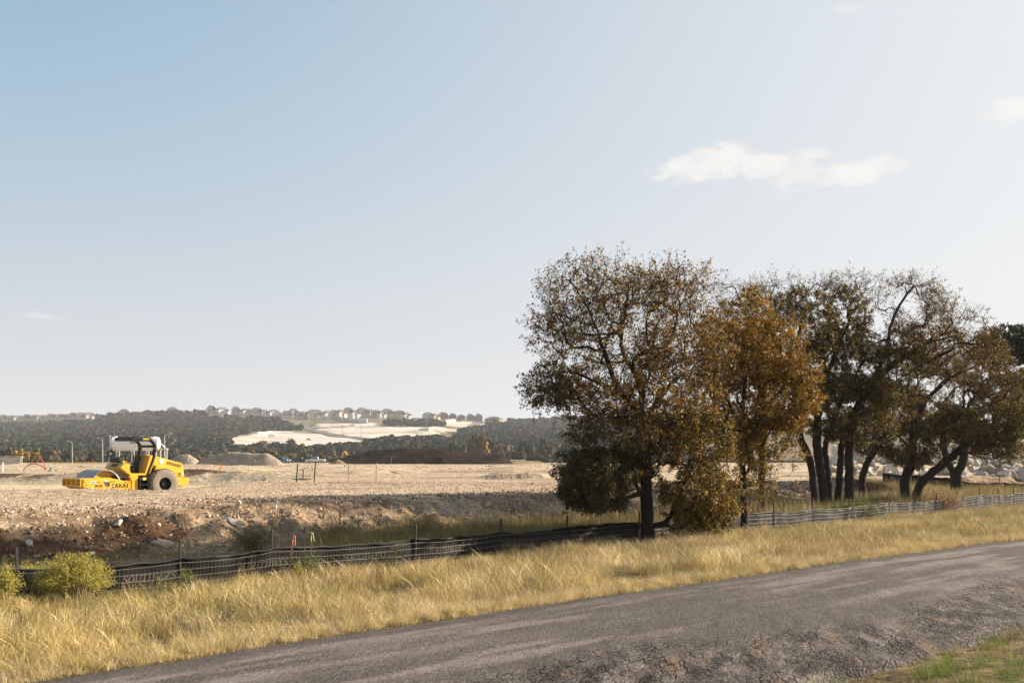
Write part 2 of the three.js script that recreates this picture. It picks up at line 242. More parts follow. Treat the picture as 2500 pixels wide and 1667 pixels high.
// ------------------------------------------------------------------ road
{
  const n = 260, w = 26, pos = [], uv = [], idx = [];
  for (let i = 0; i <= n; i++) {
    const X = lerp(-24, 34, i / n);
    for (let k = 0; k <= w; k++) {
      const f = k / w, wob0 = (fbm(X * 0.9, 3, 3) - 0.5) * 0.5 + (noise(X * 4, 1) - 0.5) * 0.12, wob1 = (fbm(X * 0.8, 9, 3) - 0.5) * 0.16 + (noise(X * 5, 5) - 0.5) * 0.05;
      const a = lerp(ROAD0 + wob0, ROAD1 + wob1, f), s = a - roadBend(X), D = X + s;
      const along = X * 1.4142, worn = 1 - smooth(0.12, 0.42, f + (fbm(X * 0.5, f * 2) - 0.5) * 0.2);
      const edge = k === 0 || k === w ? -0.08 : k === 1 || k === w - 1 ? -0.008 : 0;
      pos.push(X, edge + 0.035 * (1 - (2 * f - 1) ** 2) + (fbm(X * 0.6, D * 0.6, 3) - 0.5) * 0.03 - worn * 0.03 * fbm(X * 2, D * 2, 3), -D); uv.push(f, along / 26);
      if (i < n && k < w) { const o = i * (w + 1) + k; idx.push(o, o + w + 1, o + 1, o + 1, o + w + 1, o + w + 2); }
    }
  }
  const g = new THREE.BufferGeometry(); g.setAttribute('position', new THREE.Float32BufferAttribute(pos, 3)); g.setAttribute('uv', new THREE.Float32BufferAttribute(uv, 2)); g.setIndex(idx); g.computeVertexNormals();
  if (g.attributes.normal.getY(1000) < 0) { for (let i = 0; i < idx.length; i += 3) [idx[i + 1], idx[i + 2]] = [idx[i + 2], idx[i + 1]]; g.setIndex(idx); g.computeVertexNormals(); }
  // surface: chip seal with bleached wheel paths, tar-dark margin, crocodile cracks along the camera's edge. u across 5 m, v along 26 m
  const NW = 1024, NL = 2048;
  const crack = (x, y, sc) => {   // distance to the border between two stones of a crazed surface
    const X = x / sc, Y = y / sc, i = Math.floor(X), j = Math.floor(Y); let d1 = 9, d2 = 9;
    for (let b = -1; b <= 1; b++) for (let a = -1; a <= 1; a++) { const ci = i + a, cj = ((j + b) % 400 + 400) % 400, ox = ci + hash(ci * 7 + 3, cj * 3 + 1), oy = j + b + hash(ci * 5 + 11, cj * 11 + 7), d = Math.hypot(X - ox, Y - oy); if (d < d1) { d2 = d1; d1 = d; } else if (d < d2) d2 = d; }
    return d2 - d1;
  };
  const field = (u, v, i, j) => {
    const x = u * 5, y = v * 26, n = pnoise(u * 20, v * 104, 20, 104) * 0.5 + pnoise(u * 50, v * 260, 50, 260) * 0.3 + pnoise(u * 120, v * 620, 120, 620) * 0.2, big = pnoise(u * 4 + 2, v * 12, 400, 12) * 0.6 + pnoise(u * 9, v * 30, 400, 30) * 0.4;
    const wearLine = u - 0.33 + (big - 0.5) * 0.26 + (pnoise(u * 3, v * 7, 400, 7) - 0.5) * 0.22;
    const worn = smooth(0.10, -0.12, wearLine), wx = x + (n - 0.5) * 0.10, wy = y + (pnoise(u * 30 + 5, v * 150, 30, 150) - 0.5) * 0.12;
    const gaps = pnoise(u * 26 + 3, v * 90, 400, 90), c1 = crack(wx, wy * 0.5, 0.10), c2 = crack(wx + 9, wy * 0.6, 0.05), cr = worn > 0.02 ? Math.max(smooth(0.12, 0.0, c1) * smooth(0.05, 0.5, worn) * smooth(0.25, 0.5, gaps), smooth(0.2, 0.0, c2) * smooth(0.2, 0.8, worn) * smooth(0.35, 0.55, big * 0.5 + gaps * 0.5) * 0.5) : 0;
    const hol = smooth(0.56, 0.66, pnoise(u * 14 + 1, v * 60, 400, 60)) * smooth(0.3, 0.9, worn) * smooth(0.5, 0.65, n);
    return { n, big, worn, cr, hol, u };
  };
  const gr = rng(31);
  const color = dataTex(NW, (u, v) => {
    const f = field(u, v), chip = clamp(0.5 + (pnoise(u * 420, v * 2200, 420, 2200) - 0.5) * 1.3 + (gr() - 0.5) * 0.5), long = pnoise(u * 13, v * 7, 400, 7) * 0.55 + pnoise(u * 34 + 3, v * 22, 400, 22) * 0.45, w = u + (f.big - 0.5) * 0.07 + (long - 0.5) * 0.05;
    let x = lerp(0.335, 0.455, smooth(0.36, 0.64, long * 0.7 + f.big * 0.3)) + (f.n - 0.5) * 0.07 + (chip - 0.5) * 0.22;
    const tar = smooth(0.885, 0.915, w) * 0.85 + smooth(0.055, 0.0, Math.abs(w - 0.665)) * 0.5 * smooth(0.35, 0.6, long) + smooth(0.05, 0.0, Math.abs(w - 0.45)) * 0.35 * smooth(0.4, 0.6, f.big);
    x = lerp(x, 0.315 + (f.n - 0.5) * 0.08 + (chip - 0.5) * 0.11, clamp(tar)); x = lerp(x, 0.325 + (f.n - 0.5) * 0.46 + (chip - 0.5) * 0.2, f.worn * 0.9);
    let c = [x * 0.98, x * 0.92, x * 0.885]; c = mix3(c, [0.40, 0.31, 0.24], f.hol * 0.55); c = mix3(c, [0.12, 0.10, 0.085], f.cr * 0.72); return c;
  }, true, 1, 1, NL);
  const bump = dataTex(NW, (u, v) => { const f = field(u, v); return 0.62 + (f.n - 0.5) * 0.25 + (gr() - 0.5) * 0.16 - f.cr * 0.4 - f.hol * 0.3 + (f.n - 0.5) * f.worn * 0.5; }, false, 1, 1, NL);
  structure('road', g, mat([1, 1, 1], { map: color, bumpMap: bump, bumpScale: 0.035, roughness: 0.9 }));
}

// ------------------------------------------------------------------ roadside trees, grown limb by limb
const barkBump = dataTex(256, (u, v) => { let g = 0, a = 0.5, p = 10; for (let k = 0; k < 4; k++) { g += a * pnoise(u * p, v * p * 0.5, p, p / 2 | 0 || 1); a *= 0.6; p *= 2; } return g; }, false, 2, 2);
const barkMat = mat([0.036, 0.029, 0.023], { bumpMap: barkBump, bumpScale: 0.03, roughness: 0.95 });
const leafMat = new THREE.MeshPhysicalMaterial({ color: lin(1, 1, 1), vertexColors: true, roughness: 0.6, specularIntensity: 0.25, transmission: 0.4, thickness: 0, side: THREE.DoubleSide });
const LEAF = { green: [0.055, 0.060, 0.015], olive: [0.125, 0.105, 0.023], orange: [0.36, 0.17, 0.022], gold: [0.45, 0.29, 0.042], brown: [0.145, 0.076, 0.024], dark: [0.036, 0.048, 0.016] };
const gap = (x, y, z) => { const a = noise(x * 0.95 + z * 0.55 + 31, y * 1.15 + 7), b = noise(z * 0.95 - x * 0.4 + 63, y * 1.0 + 19); return a * 0.62 + b * 0.38 < 0.43; };    // where the crown stays open
function grow({ limbs, blobs, seed, alpha = 0.35, base = 0.16, tip = 0.0026 }) {
  const r = rng(seed), N = [], kids = [];          // nodes: position, parent, path length
  const add = (p, parent) => { N.push({ p, parent, len: parent < 0 ? 0 : N[parent].len + p.distanceTo(N[parent].p) }); return N.length - 1; };
  const nearest = (p) => { let b = 0, bd = 1e9; for (let i = 0; i < N.length; i++) { const d = N[i].p.distanceToSquared(p); if (d < bd) { bd = d; b = i; } } return b; };
  for (const limb of limbs) {
    const c = new THREE.CatmullRomCurve3(limb, false, 'centripetal'), n = Math.max(3, Math.ceil(c.getLength() / 0.28)); let last = N.length ? nearest(limb[0]) : -1;
    for (let i = N.length ? 1 : 0; i <= n; i++) { const p = c.getPoint(i / n), j = i / n > 0.1 || N.length > 4 ? 0.045 : 0.01; p.add(V((r() - 0.5) * j, (r() - 0.5) * j, (r() - 0.5) * j)); last = add(p, last); }
  }
  const att = [];
  for (const b of blobs) for (let k = 0; k < b.n * 1.35 * (b.more ?? 1.1); k++) {
    let x, y, z; do { x = r() * 2 - 1; y = r() * 2 - 1; z = r() * 2 - 1; } while (x * x + y * y + z * z > 1 || (x * x + y * y + z * z < 0.16 && r() < 0.6) || (gap(b.c.x + x * b.r.x, b.c.y + y * b.r.y, b.c.z + z * b.r.z) && r() < 0.9));
    att.push({ p: V(b.c.x + x * b.r.x, b.c.y + y * b.r.y, b.c.z + z * b.r.z), b, best: -1, cost: 1e9 });
  }
  const look = (from) => { for (const q of att) for (let i = from; i < N.length; i++) { const d = N[i].p.distanceTo(q.p), c = d + alpha * N[i].len + (d < 0.15 ? 1 : 0); if (c < q.cost) { q.cost = c; q.best = i; } } };
  look(0);
  const ends = [];
  while (att.length) {
    let k = 0; for (let i = 1; i < att.length; i++) if (att[i].cost < att[k].cost) k = i;
    const q = att[k]; att[k] = att[att.length - 1]; att.pop();
    const start = q.best, a = N[start].p, d = q.p.distanceTo(a), n = Math.max(2, Math.ceil(d / 0.22)), from = N.length;
    const dir = N[start].parent >= 0 ? a.clone().sub(N[N[start].parent].p).normalize() : V(0, 1, 0), bend = a.clone().addScaledVector(dir, d * 0.42).add(V((r() - 0.5) * d * 0.3, (r() - 0.35) * d * 0.3, (r() - 0.5) * d * 0.3));
    let last = start; for (let i = 1; i <= n; i++) { const t = i / n, p = V(0, 0, 0).addScaledVector(a, (1 - t) * (1 - t)).addScaledVector(bend, 2 * t * (1 - t)).addScaledVector(q.p, t * t); if (i < n) p.add(V((r() - 0.5) * 0.05, (r() - 0.5) * 0.05, (r() - 0.5) * 0.05)); last = add(p, last); }
    ends.push([last, q.b]); look(from);
  }
  // twigs
  const twigs = [];
  for (const [e, b] of ends) for (let k = 0; k < (b.twigs ?? 3); k++) {
    const p0 = N[e].parent, dir = N[e].p.clone().sub(N[p0].p).normalize(), out = N[e].p.clone().sub(b.c).normalize(); dir.add(V(r() - 0.5, r() - 0.4 - (b.droop ?? 0), r() - 0.5).multiplyScalar(1.7)).addScaledVector(out, 0.4).normalize();
    let last = k % 2 ? e : p0; const L = rr(0.16, 0.42, r) * (b.twig ?? 1), mid = N[last].p.clone().addScaledVector(dir, L * 0.5).add(V(0, -(b.droop ?? 0) * 0.05 + (r() - 0.4) * 0.05, 0)); last = add(mid, last); last = add(mid.clone().addScaledVector(dir, L * 0.5).add(V((r() - 0.5) * 0.12, (r() - 0.4 - (b.droop ?? 0)) * 0.14, (r() - 0.5) * 0.12)), last); twigs.push([last, b]);
  }
  // pipe model: as many tips as a limb feeds, as thick it is
  const tips = new Float32Array(N.length); for (let i = 0; i < N.length; i++) kids.push([]);
  for (let i = 0; i < N.length; i++) if (N[i].parent >= 0) kids[N[i].parent].push(i);
  for (let i = N.length - 1; i >= 0; i--) { if (!kids[i].length) tips[i] = 1; if (N[i].parent >= 0) tips[N[i].parent] += tips[i]; }
  const e = Math.log(tips[0]) / Math.log(base / tip), rad = (i) => tip * Math.pow(tips[i], 1 / e);
  const thick = [], thin = [], seen = [0];
  const chain = (start, parent) => {
    const pts = parent >= 0 ? [N[parent].p] : [], ra = parent >= 0 ? [Math.min(rad(parent), rad(start) * 1.25)] : []; let i = start;
    for (;;) { pts.push(N[i].p); ra.push(rad(i) * (N[i].len < 0.5 ? 1.25 - N[i].len * 0.5 : 1)); if (!kids[i].length) break; const order = kids[i].slice().sort((a, b) => tips[b] - tips[a]); for (const k of order.slice(1)) stack.push([k, i]); i = order[0]; }
    const R = ra[Math.min(1, ra.length - 1)], sides = R > 0.07 ? 9 : R > 0.03 ? 6 : R > 0.012 ? 4 : 3; (R > 0.05 ? thick : thin).push(poly(pts, ra, sides));
  };
  const stack = [[0, -1]]; while (stack.length) chain(...stack.pop());
  // leaves on the twigs
  const pos = [], col = [], nor = [], idx = []; const q = new THREE.Quaternion(), eu = new THREE.Euler(), v = V(0, 0, 0), nv = V(0, 0, 0);
  for (const [t, b] of twigs) {
    const n = Math.floor(rr(0.5, 1.5, r) * b.leaves * 1.7), p1 = N[t].p, p0 = N[N[t].parent].p, tone = rr(0.6, 1.4, r);
    for (let k = 0; k < n; k++) {
      const f = Math.pow(r(), 0.7) * 1.05, x = lerp(p0.x, p1.x, f) + (r() - 0.5) * 0.13, y = lerp(p0.y, p1.y, f) + (r() - 0.55) * 0.13, z = lerp(p0.z, p1.z, f) + (r() - 0.5) * 0.13;
      eu.set(r() * 6.28, r() * 6.28, r() * 6.28); q.setFromEuler(eu); const s = rr(0.5, 1.4, r) * (b.size ?? 0.064), o = pos.length / 3, w = 0.36 * s, fold = 0.12 * s;
      nv.set(0, 0, 1).applyQuaternion(q);
      for (const [a, c, d] of [[0, 0, 0], [-w, 0.5 * s, fold], [0, s, 0], [w, 0.5 * s, fold]]) { v.set(a, c, d).applyQuaternion(q); pos.push(x + v.x, y + v.y, z + v.z); nor.push(nv.x, nv.y, nv.z); }
      idx.push(o, o + 2, o + 1, o, o + 3, o + 2);
      let pick = r(), c = LEAF.brown; for (const [kind, share] of Object.entries(b.mix)) { if (pick < share) { c = LEAF[kind]; break; } pick -= share; }
      const g = tone * rr(0.6, 1.4, r); for (let m = 0; m < 4; m++) col.push(c[0] * g, c[1] * g, c[2] * g);
    }
  }
  const crown = new THREE.BufferGeometry(); crown.setAttribute('position', new THREE.Float32BufferAttribute(pos, 3)); crown.setAttribute('normal', new THREE.Float32BufferAttribute(nor, 3)); crown.setAttribute('color', new THREE.Float32BufferAttribute(col, 3)); crown.setIndex(idx);
  return { trunk: joinRaw(thick), branches: joinRaw(thin), crown };
}
function plantTree(name, label, category, spec, group) {
  const root = spec.limbs[0][0].clone(), g = grow(spec); for (const k of Object.values(g)) k.translate(-root.x, -root.y, -root.z);
  const t = thing(name, label, category, root, 0, group); part(t, 'trunk', g.trunk, barkMat); part(t, 'branches', g.branches, barkMat).userData.kind = 'stuff'; part(t, 'crown', g.crown, leafMat).userData.kind = 'stuff'; return t;
}
const blob = (px, py, D, w, h, dz, n, o) => ({ c: at(px, py, D), r: V(w / F * D, h / F * D, dz), n, leaves: 9, mix: { orange: 0.3, brown: 0.3, olive: 0.3, gold: 0.1 }, ...o });
const limb = (D, pts) => pts.map(([x, y, dd]) => at(x, y, D + (dd ?? 0)));
const rootAt = (px, D) => { const X = (px - CX) / F * D; return V(X, groundY(X, D) - 0.05, -D); };
{
  const D = 30.2, b = rootAt(1582, D), L = (pts) => limb(D, pts);
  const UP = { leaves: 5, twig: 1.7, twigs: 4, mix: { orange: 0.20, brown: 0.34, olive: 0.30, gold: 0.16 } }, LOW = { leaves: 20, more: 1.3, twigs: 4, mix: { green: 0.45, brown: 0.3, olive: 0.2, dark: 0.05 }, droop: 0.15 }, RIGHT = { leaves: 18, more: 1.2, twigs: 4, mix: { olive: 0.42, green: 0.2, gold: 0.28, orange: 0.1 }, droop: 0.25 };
  plantTree('elm_tree', 'big spreading elm with rust coloured crown and low dark skirt before the fence', 'tree', { seed: 11, base: 0.21, alpha: 0.2,
    limbs: [[b, ...L([[1580, 1240], [1577, 1150], [1573, 1060], [1562, 1005, -0.1]])], L([[1562, 1005, -0.1], [1530, 975, -0.4], [1507, 950, -0.5], [1492, 905, -0.6], [1472, 850, -0.7], [1455, 800, -0.6], [1430, 740, -0.9], [1395, 690, -1]]), L([[1562, 1005, -0.1], [1567, 970, 0.2], [1552, 915, 0.3], [1525, 870, 0.3], [1518, 815, 0.6], [1530, 740, 0.8], [1540, 680, 0.7]]),
      L([[1573, 1060], [1600, 985, 0.5], [1650, 925, 0.8], [1690, 900, 0.7], [1750, 850, 0.9], [1790, 820, 1]]), L([[1552, 915, 0.3], [1590, 870, 0.9], [1600, 800, 1.2], [1640, 750, 1.2], [1680, 700, 1.1]]), L([[1507, 950, -0.5], [1450, 930, -1], [1390, 905, -1.3], [1345, 920, -1.4]]), L([[1455, 800, -0.6], [1400, 780, -1.4], [1340, 760, -1.5]]),
      L([[1577, 1150], [1540, 1120, -0.5], [1490, 1110, -1.1], [1430, 1130, -1.4]]), L([[1579, 1200], [1530, 1215, -0.6], [1470, 1250, -0.9], [1420, 1285, -1.1], [1380, 1288, -1.2]]), L([[1577, 1150], [1640, 1130, 0.5], [1710, 1150, 0.4], [1760, 1200, 0.3]]), L([[1573, 1060], [1560, 1060, 2], [1540, 1020, 3]]), L([[1573, 1060], [1600, 1080, -2], [1620, 1060, -3]])],
    blobs: [blob(1430, 740, D - 0.8, 120, 95, 2.6, 150, UP), blob(1545, 715, D + 0.3, 130, 75, 3.0, 150, UP), blob(1655, 735, D + 0.8, 85, 85, 2.6, 95, UP), blob(1350, 830, D - 1, 55, 70, 1.8, 45, UP), blob(1350, 935, D - 1.3, 62, 48, 1.7, 60, { ...UP, leaves: 11, droop: 0.4, mix: { brown: 0.35, olive: 0.35, green: 0.2, orange: 0.1 } }),
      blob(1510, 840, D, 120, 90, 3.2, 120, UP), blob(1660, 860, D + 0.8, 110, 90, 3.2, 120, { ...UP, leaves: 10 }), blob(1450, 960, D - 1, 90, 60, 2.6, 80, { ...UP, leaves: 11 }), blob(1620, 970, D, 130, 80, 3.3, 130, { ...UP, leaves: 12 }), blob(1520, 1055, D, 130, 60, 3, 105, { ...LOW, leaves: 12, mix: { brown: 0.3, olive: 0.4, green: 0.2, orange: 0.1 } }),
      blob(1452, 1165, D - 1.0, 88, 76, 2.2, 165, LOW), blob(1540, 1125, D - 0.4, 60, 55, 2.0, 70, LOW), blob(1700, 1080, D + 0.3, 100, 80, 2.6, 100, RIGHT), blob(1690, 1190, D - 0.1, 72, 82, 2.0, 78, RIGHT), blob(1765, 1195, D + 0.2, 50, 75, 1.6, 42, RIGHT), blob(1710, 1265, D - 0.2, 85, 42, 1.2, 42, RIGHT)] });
}
{
  const D = 34.8, b = rootAt(1818, D), L = (pts) => limb(D, pts), O = { leaves: 17, more: 1.2, twigs: 4, mix: { orange: 0.30, gold: 0.34, olive: 0.28, brown: 0.08 }, droop: 0.15 }, G = { leaves: 13, twigs: 4, mix: { gold: 0.3, olive: 0.4, orange: 0.2, green: 0.1 }, droop: 0.3 };
  plantTree('elm_tree', 'bright orange elm with a thin straight trunk, just right of the big rust coloured elm', 'tree', { seed: 23, base: 0.12, alpha: 0.22,
    limbs: [[b, ...L([[1817, 1210], [1814, 1130], [1812, 1060, 0.2]])], L([[1812, 1060, 0.2], [1815, 980, 0.3], [1825, 900, 0.2], [1835, 820, 0.2]]), L([[1812, 1060, 0.2], [1850, 1010, -0.4], [1890, 970, -0.5], [1930, 930, -0.3]]), L([[1814, 1130], [1850, 1120, 0.2], [1890, 1125, 0.1]]), L([[1812, 1060, 0.2], [1780, 980, 0.8], [1760, 880, 1.3]]), L([[1814, 1130], [1780, 1090, 0.2], [1750, 1060, 0.3]])],
    blobs: [blob(1800, 800, D + 0.2, 95, 90, 2.4, 120, O), blob(1885, 850, D, 90, 85, 2.4, 125, O), blob(1920, 955, D - 0.2, 72, 95, 2.2, 120, O), blob(1830, 960, D, 110, 100, 2.6, 140, O), blob(1880, 1065, D, 85, 80, 2.0, 110, G), blob(1780, 1070, D, 75, 80, 2.0, 85, G), blob(1870, 1165, D, 70, 45, 1.4, 40, { ...G, leaves: 6 }), blob(1750, 880, D + 1, 70, 100, 2, 70, O)] });
}
{
  const D = 42, b = rootAt(1862, D), L = (pts) => limb(D, pts), B = { leaves: 2, twigs: 4, twig: 1.7, mix: { brown: 0.6, gold: 0.2, olive: 0.2 } };
  plantTree('bare_tree', 'nearly leafless tree whose bare top rises behind the orange elm', 'tree', { seed: 31, base: 0.15, alpha: 0.25,
    limbs: [[b, ...L([[1860, 1120], [1862, 1000], [1868, 900]])], L([[1868, 900], [1840, 820, 0.2], [1815, 750], [1790, 690]]), L([[1868, 900], [1880, 810], [1900, 760, 0.3], [1925, 700]]), L([[1880, 810], [1930, 770, 0.4], [1955, 735]])],
    blobs: [blob(1800, 730, D, 52, 55, 1.6, 60, B), blob(1905, 725, D, 65, 48, 1.8, 75, B), blob(1850, 790, D, 90, 60, 2, 60, { ...B, leaves: 5 }), blob(1850, 900, D, 90, 80, 2, 50, { ...B, leaves: 7 })] });
}
const GO = { leaves: 16, more: 1.5, twigs: 4, mix: { olive: 0.44, gold: 0.24, green: 0.2, brown: 0.12 } }, SP = { leaves: 3, twigs: 4, twig: 1.5, mix: { brown: 0.45, gold: 0.25, olive: 0.3 } }, BR = { leaves: 9, more: 1.15, twig: 1.3, twigs: 4, mix: { brown: 0.4, olive: 0.35, gold: 0.15, orange: 0.1 } };
const clump = 'trunks of the tree clump behind the silt fence';
{ // five stems of one thicket: each its own tree
  const stem = (px, D, seed, label, base, limbs, blobs) => { const b = rootAt(px, D); plantTree('elm_tree', label, 'tree', { seed, base, alpha: 0.2, limbs: [[b, ...limb(D, limbs[0])], ...limbs.slice(1).map((l) => limb(D, l))], blobs }, clump); };
  stem(1992, 45.5, 41, 'leftmost stem of the thicket behind the fence, leaning left, olive crown', 0.17, [[[1987, 1180], [1978, 1120], [1955, 1070], [1945, 1000]], [[1945, 1000], [1935, 900], [1950, 820], [1965, 760]], [[1945, 1000], [1915, 940], [1905, 880]]],
    [blob(1955, 800, 45, 85, 95, 2.6, 130, GO), blob(1930, 920, 45, 80, 80, 2.4, 85, GO), blob(1985, 720, 45.5, 70, 42, 2, 45, SP)]);
  stem(2014, 45.9, 42, 'thick second stem of the thicket behind the fence, nearly upright', 0.20, [[[2008, 1170], [1996, 1090], [2000, 1000], [2020, 920]], [[2020, 920], [2045, 850], [2075, 790], [2110, 760], [2140, 745]], [[2020, 920], [2010, 840], [2030, 770]]],
    [blob(2040, 780, 46, 80, 75, 2.6, 80, GO), blob(2075, 715, 46, 75, 50, 2.4, 75, SP), blob(2040, 900, 46, 80, 90, 2.6, 90, GO), blob(2010, 1010, 46, 90, 60, 2.5, 80, GO)]);
  stem(2030, 46.8, 43, 'slim third stem of the thicket behind the fence, forked low', 0.13, [[[2022, 1150], [2016, 1090], [2040, 1010]], [[2040, 1010], [2080, 930], [2110, 880]]], [blob(2100, 900, 47, 70, 80, 2.4, 70, GO), blob(2060, 980, 47, 80, 60, 2.2, 60, GO)]);
  stem(2042, 47.4, 44, 'fourth stem of the thicket behind the fence, leaning right under sparse twigs', 0.16, [[[2052, 1150], [2058, 1080], [2090, 1000], [2130, 930]], [[2130, 930], [2165, 860], [2175, 800], [2200, 740], [2230, 700]], [[2165, 860], [2140, 830], [2100, 835]], [[2130, 930], [2200, 880], [2270, 830], [2350, 800]]],
    [blob(2215, 725, 47.5, 72, 52, 2.4, 90, SP), blob(2260, 770, 47.5, 75, 60, 2.4, 100, { ...BR, leaves: 5 }), blob(2330, 795, 47.5, 80, 45, 2.2, 85, SP), blob(2200, 850, 47.5, 70, 60, 2.4, 60, BR), blob(2150, 970, 47.5, 85, 70, 2.4, 80, GO)]);
  stem(2072, 46.4, 45, 'fifth stem of the thicket behind the fence, broad pale grey trunk', 0.21, [[[2075, 1170], [2076, 1100], [2085, 1020], [2120, 950]], [[2120, 950], [2180, 890], [2250, 845], [2330, 820]], [[2085, 1020], [2050, 960], [2045, 900]]],
    [blob(2270, 860, 46, 100, 65, 2.6, 120, BR), blob(2180, 920, 46, 90, 70, 2.6, 100, GO), blob(2370, 850, 46, 70, 55, 2.2, 70, BR), blob(2100, 1050, 46, 80, 50, 2.2, 70, GO)]);
}
{
  const t = (px, D, seed, label, base, limbs, blobs) => { const b = rootAt(px, D); plantTree('elm_tree', label, 'tree', { seed, base, alpha: 0.2, limbs: [[b, ...limb(D, limbs[0])], ...limbs.slice(1).map((l) => limb(D, l))], blobs }); };
  t(2106, 55, 51, 'leaning trunk between the thicket and the forked tree, bending right', 0.19, [[[2106, 1175], [2118, 1130], [2140, 1095], [2165, 1050], [2190, 990]], [[2140, 1095], [2200, 1060], [2240, 1040]]], [blob(2190, 1000, 55, 90, 60, 2.8, 130, GO), blob(2150, 1080, 54, 70, 35, 2.2, 60, GO), blob(2230, 930, 55, 90, 60, 2.8, 90, BR)]);
  t(2218, 53, 52, 'thick crooked trunk with a drooping olive crown before the rock pile', 0.27, [[[2210, 1180], [2222, 1140], [2228, 1100], [2235, 1040], [2260, 980]], [[2228, 1100], [2190, 1060], [2160, 1030]], [[2260, 980], [2310, 930], [2370, 900]]],
    [blob(2240, 1010, 53, 110, 65, 3, 170, GO), blob(2230, 1095, 52.6, 65, 40, 2.0, 85, { ...GO, droop: 0.4, leaves: 14 }), blob(2300, 930, 53, 110, 70, 3, 130, BR), blob(2390, 920, 53, 80, 60, 2.6, 80, BR)]);
  t(2236, 52.4, 53, 'tree whose trunk curves far to the right like a bow beside the crooked trunk', 0.22, [[[2244, 1190], [2265, 1165], [2295, 1140], [2325, 1115], [2365, 1105], [2400, 1108], [2440, 1095]], [[2325, 1115], [2370, 1075], [2420, 1040]], [[2365, 1105], [2420, 1120], [2460, 1108]]],
    [blob(2420, 1030, 52, 90, 60, 2.6, 150, GO), blob(2440, 1100, 52, 60, 32, 2, 60, GO), blob(2360, 1050, 52, 70, 50, 2.2, 85, GO), blob(2480, 980, 52, 50, 70, 2.2, 70, GO)]);
  t(2332, 63, 54, 'stout dark trunk forked in a Y at knee height, right of the bowed tree', 0.36, [[[2336, 1180], [2334, 1160]], [[2334, 1160], [2316, 1130], [2305, 1085], [2300, 1030]], [[2334, 1160], [2352, 1130], [2358, 1080], [2380, 1020]]],
    [blob(2330, 1040, 62, 80, 60, 3, 130, GO), blob(2400, 980, 62, 90, 70, 3, 150, { ...GO, leaves: 13 }), blob(2350, 950, 63, 90, 60, 3, 110, BR)]);
  t(2548, 66, 55, 'dense dark green live oak at the right edge, behind the other trees', 0.3, [[[2540, 1100], [2515, 1020], [2480, 950]], [[2515, 1020], [2520, 940], [2520, 880]], [[2470, 950], [2450, 880], [2445, 840]]],
    [blob(2455, 850, 66, 68, 55, 3.2, 190, { leaves: 18, twigs: 4, size: 0.085, mix: { dark: 0.6, green: 0.4 } }), blob(2510, 900, 66, 80, 95, 3.4, 230, { leaves: 18, twigs: 4, size: 0.085, mix: { dark: 0.6, green: 0.4 } }), blob(2455, 960, 66, 70, 70, 3.2, 150, { leaves: 16, twigs: 4, size: 0.085, mix: { dark: 0.6, green: 0.4 } }), blob(2560, 880, 67, 60, 110, 3.2, 120, { leaves: 18, twigs: 4, size: 0.085, mix: { dark: 0.6, green: 0.4 } })]);
}

// ------------------------------------------------------------------ silt fence along the verge: posts, black fabric with its print, welded wire
const fabricTex = (() => {
  const c = document.createElement('canvas'); c.width = 1536; c.height = 384; const g = c.getContext('2d'); g.fillStyle = '#261e18'; g.fillRect(0, 0, 1536, 384);
  const r = rng(3); for (let x = 0; x < 1536; x += 3) { const k = 20 + r() * 18; g.fillStyle = `rgb(${k + 8},${k + 2},${k - 4})`; if (r() < 0.6) g.fillRect(x, 0, 1.6, 384); }
  for (let k = 0; k < 260; k++) { g.fillStyle = `rgba(150,125,95,${r() * 0.12})`; g.beginPath(); g.ellipse(r() * 1536, 384 - r() * r() * 260, 10 + r() * 60, 6 + r() * 22, 0, 0, 7); g.fill(); }
  g.save(); g.transform(1, 0, -0.25, 1, 60, 0); g.font = '118px serif'; g.fillStyle = 'rgba(225,220,210,0.85)'; g.fillText('SOUTHWEST', 300, 212); g.restore();
  for (let k = 0; k < 90; k++) { g.fillStyle = 'rgba(42,35,29,0.55)'; g.fillRect(r() * 1536, r() * 384, 2 + r() * 5, 20 + r() * 60); }
  const t = new THREE.CanvasTexture(c); t.colorSpace = THREE.SRGBColorSpace; t.wrapS = THREE.RepeatWrapping; t.magFilter = THREE.LinearFilter; return t;
})();
const fabricMat = new THREE.MeshPhysicalMaterial({ color: lin(0.24, 0.23, 0.22), map: fabricTex, roughness: 0.7, specularIntensity: 0.4, transmission: 0.10, thickness: 0, side: THREE.DoubleSide });
const lipMat = mat([0.012, 0.011, 0.01], { roughness: 0.7 }), steelPost = mat([0.03, 0.027, 0.025], { roughness: 0.6 }), wireMat = mat([0.36, 0.36, 0.35], { metalness: 0.35, roughness: 0.5 }), woodStake = mat([0.40, 0.24, 0.12]);
function tPost(h) { return merge([bx(0, h / 2, 0, 0.042, h, 0.012), bx(0, h / 2, -0.022, 0.012, h, 0.04), ...[0.3, 0.5, 0.7].map((k) => bx(0, h * k, 0.012, 0.02, 0.02, 0.012))]); }
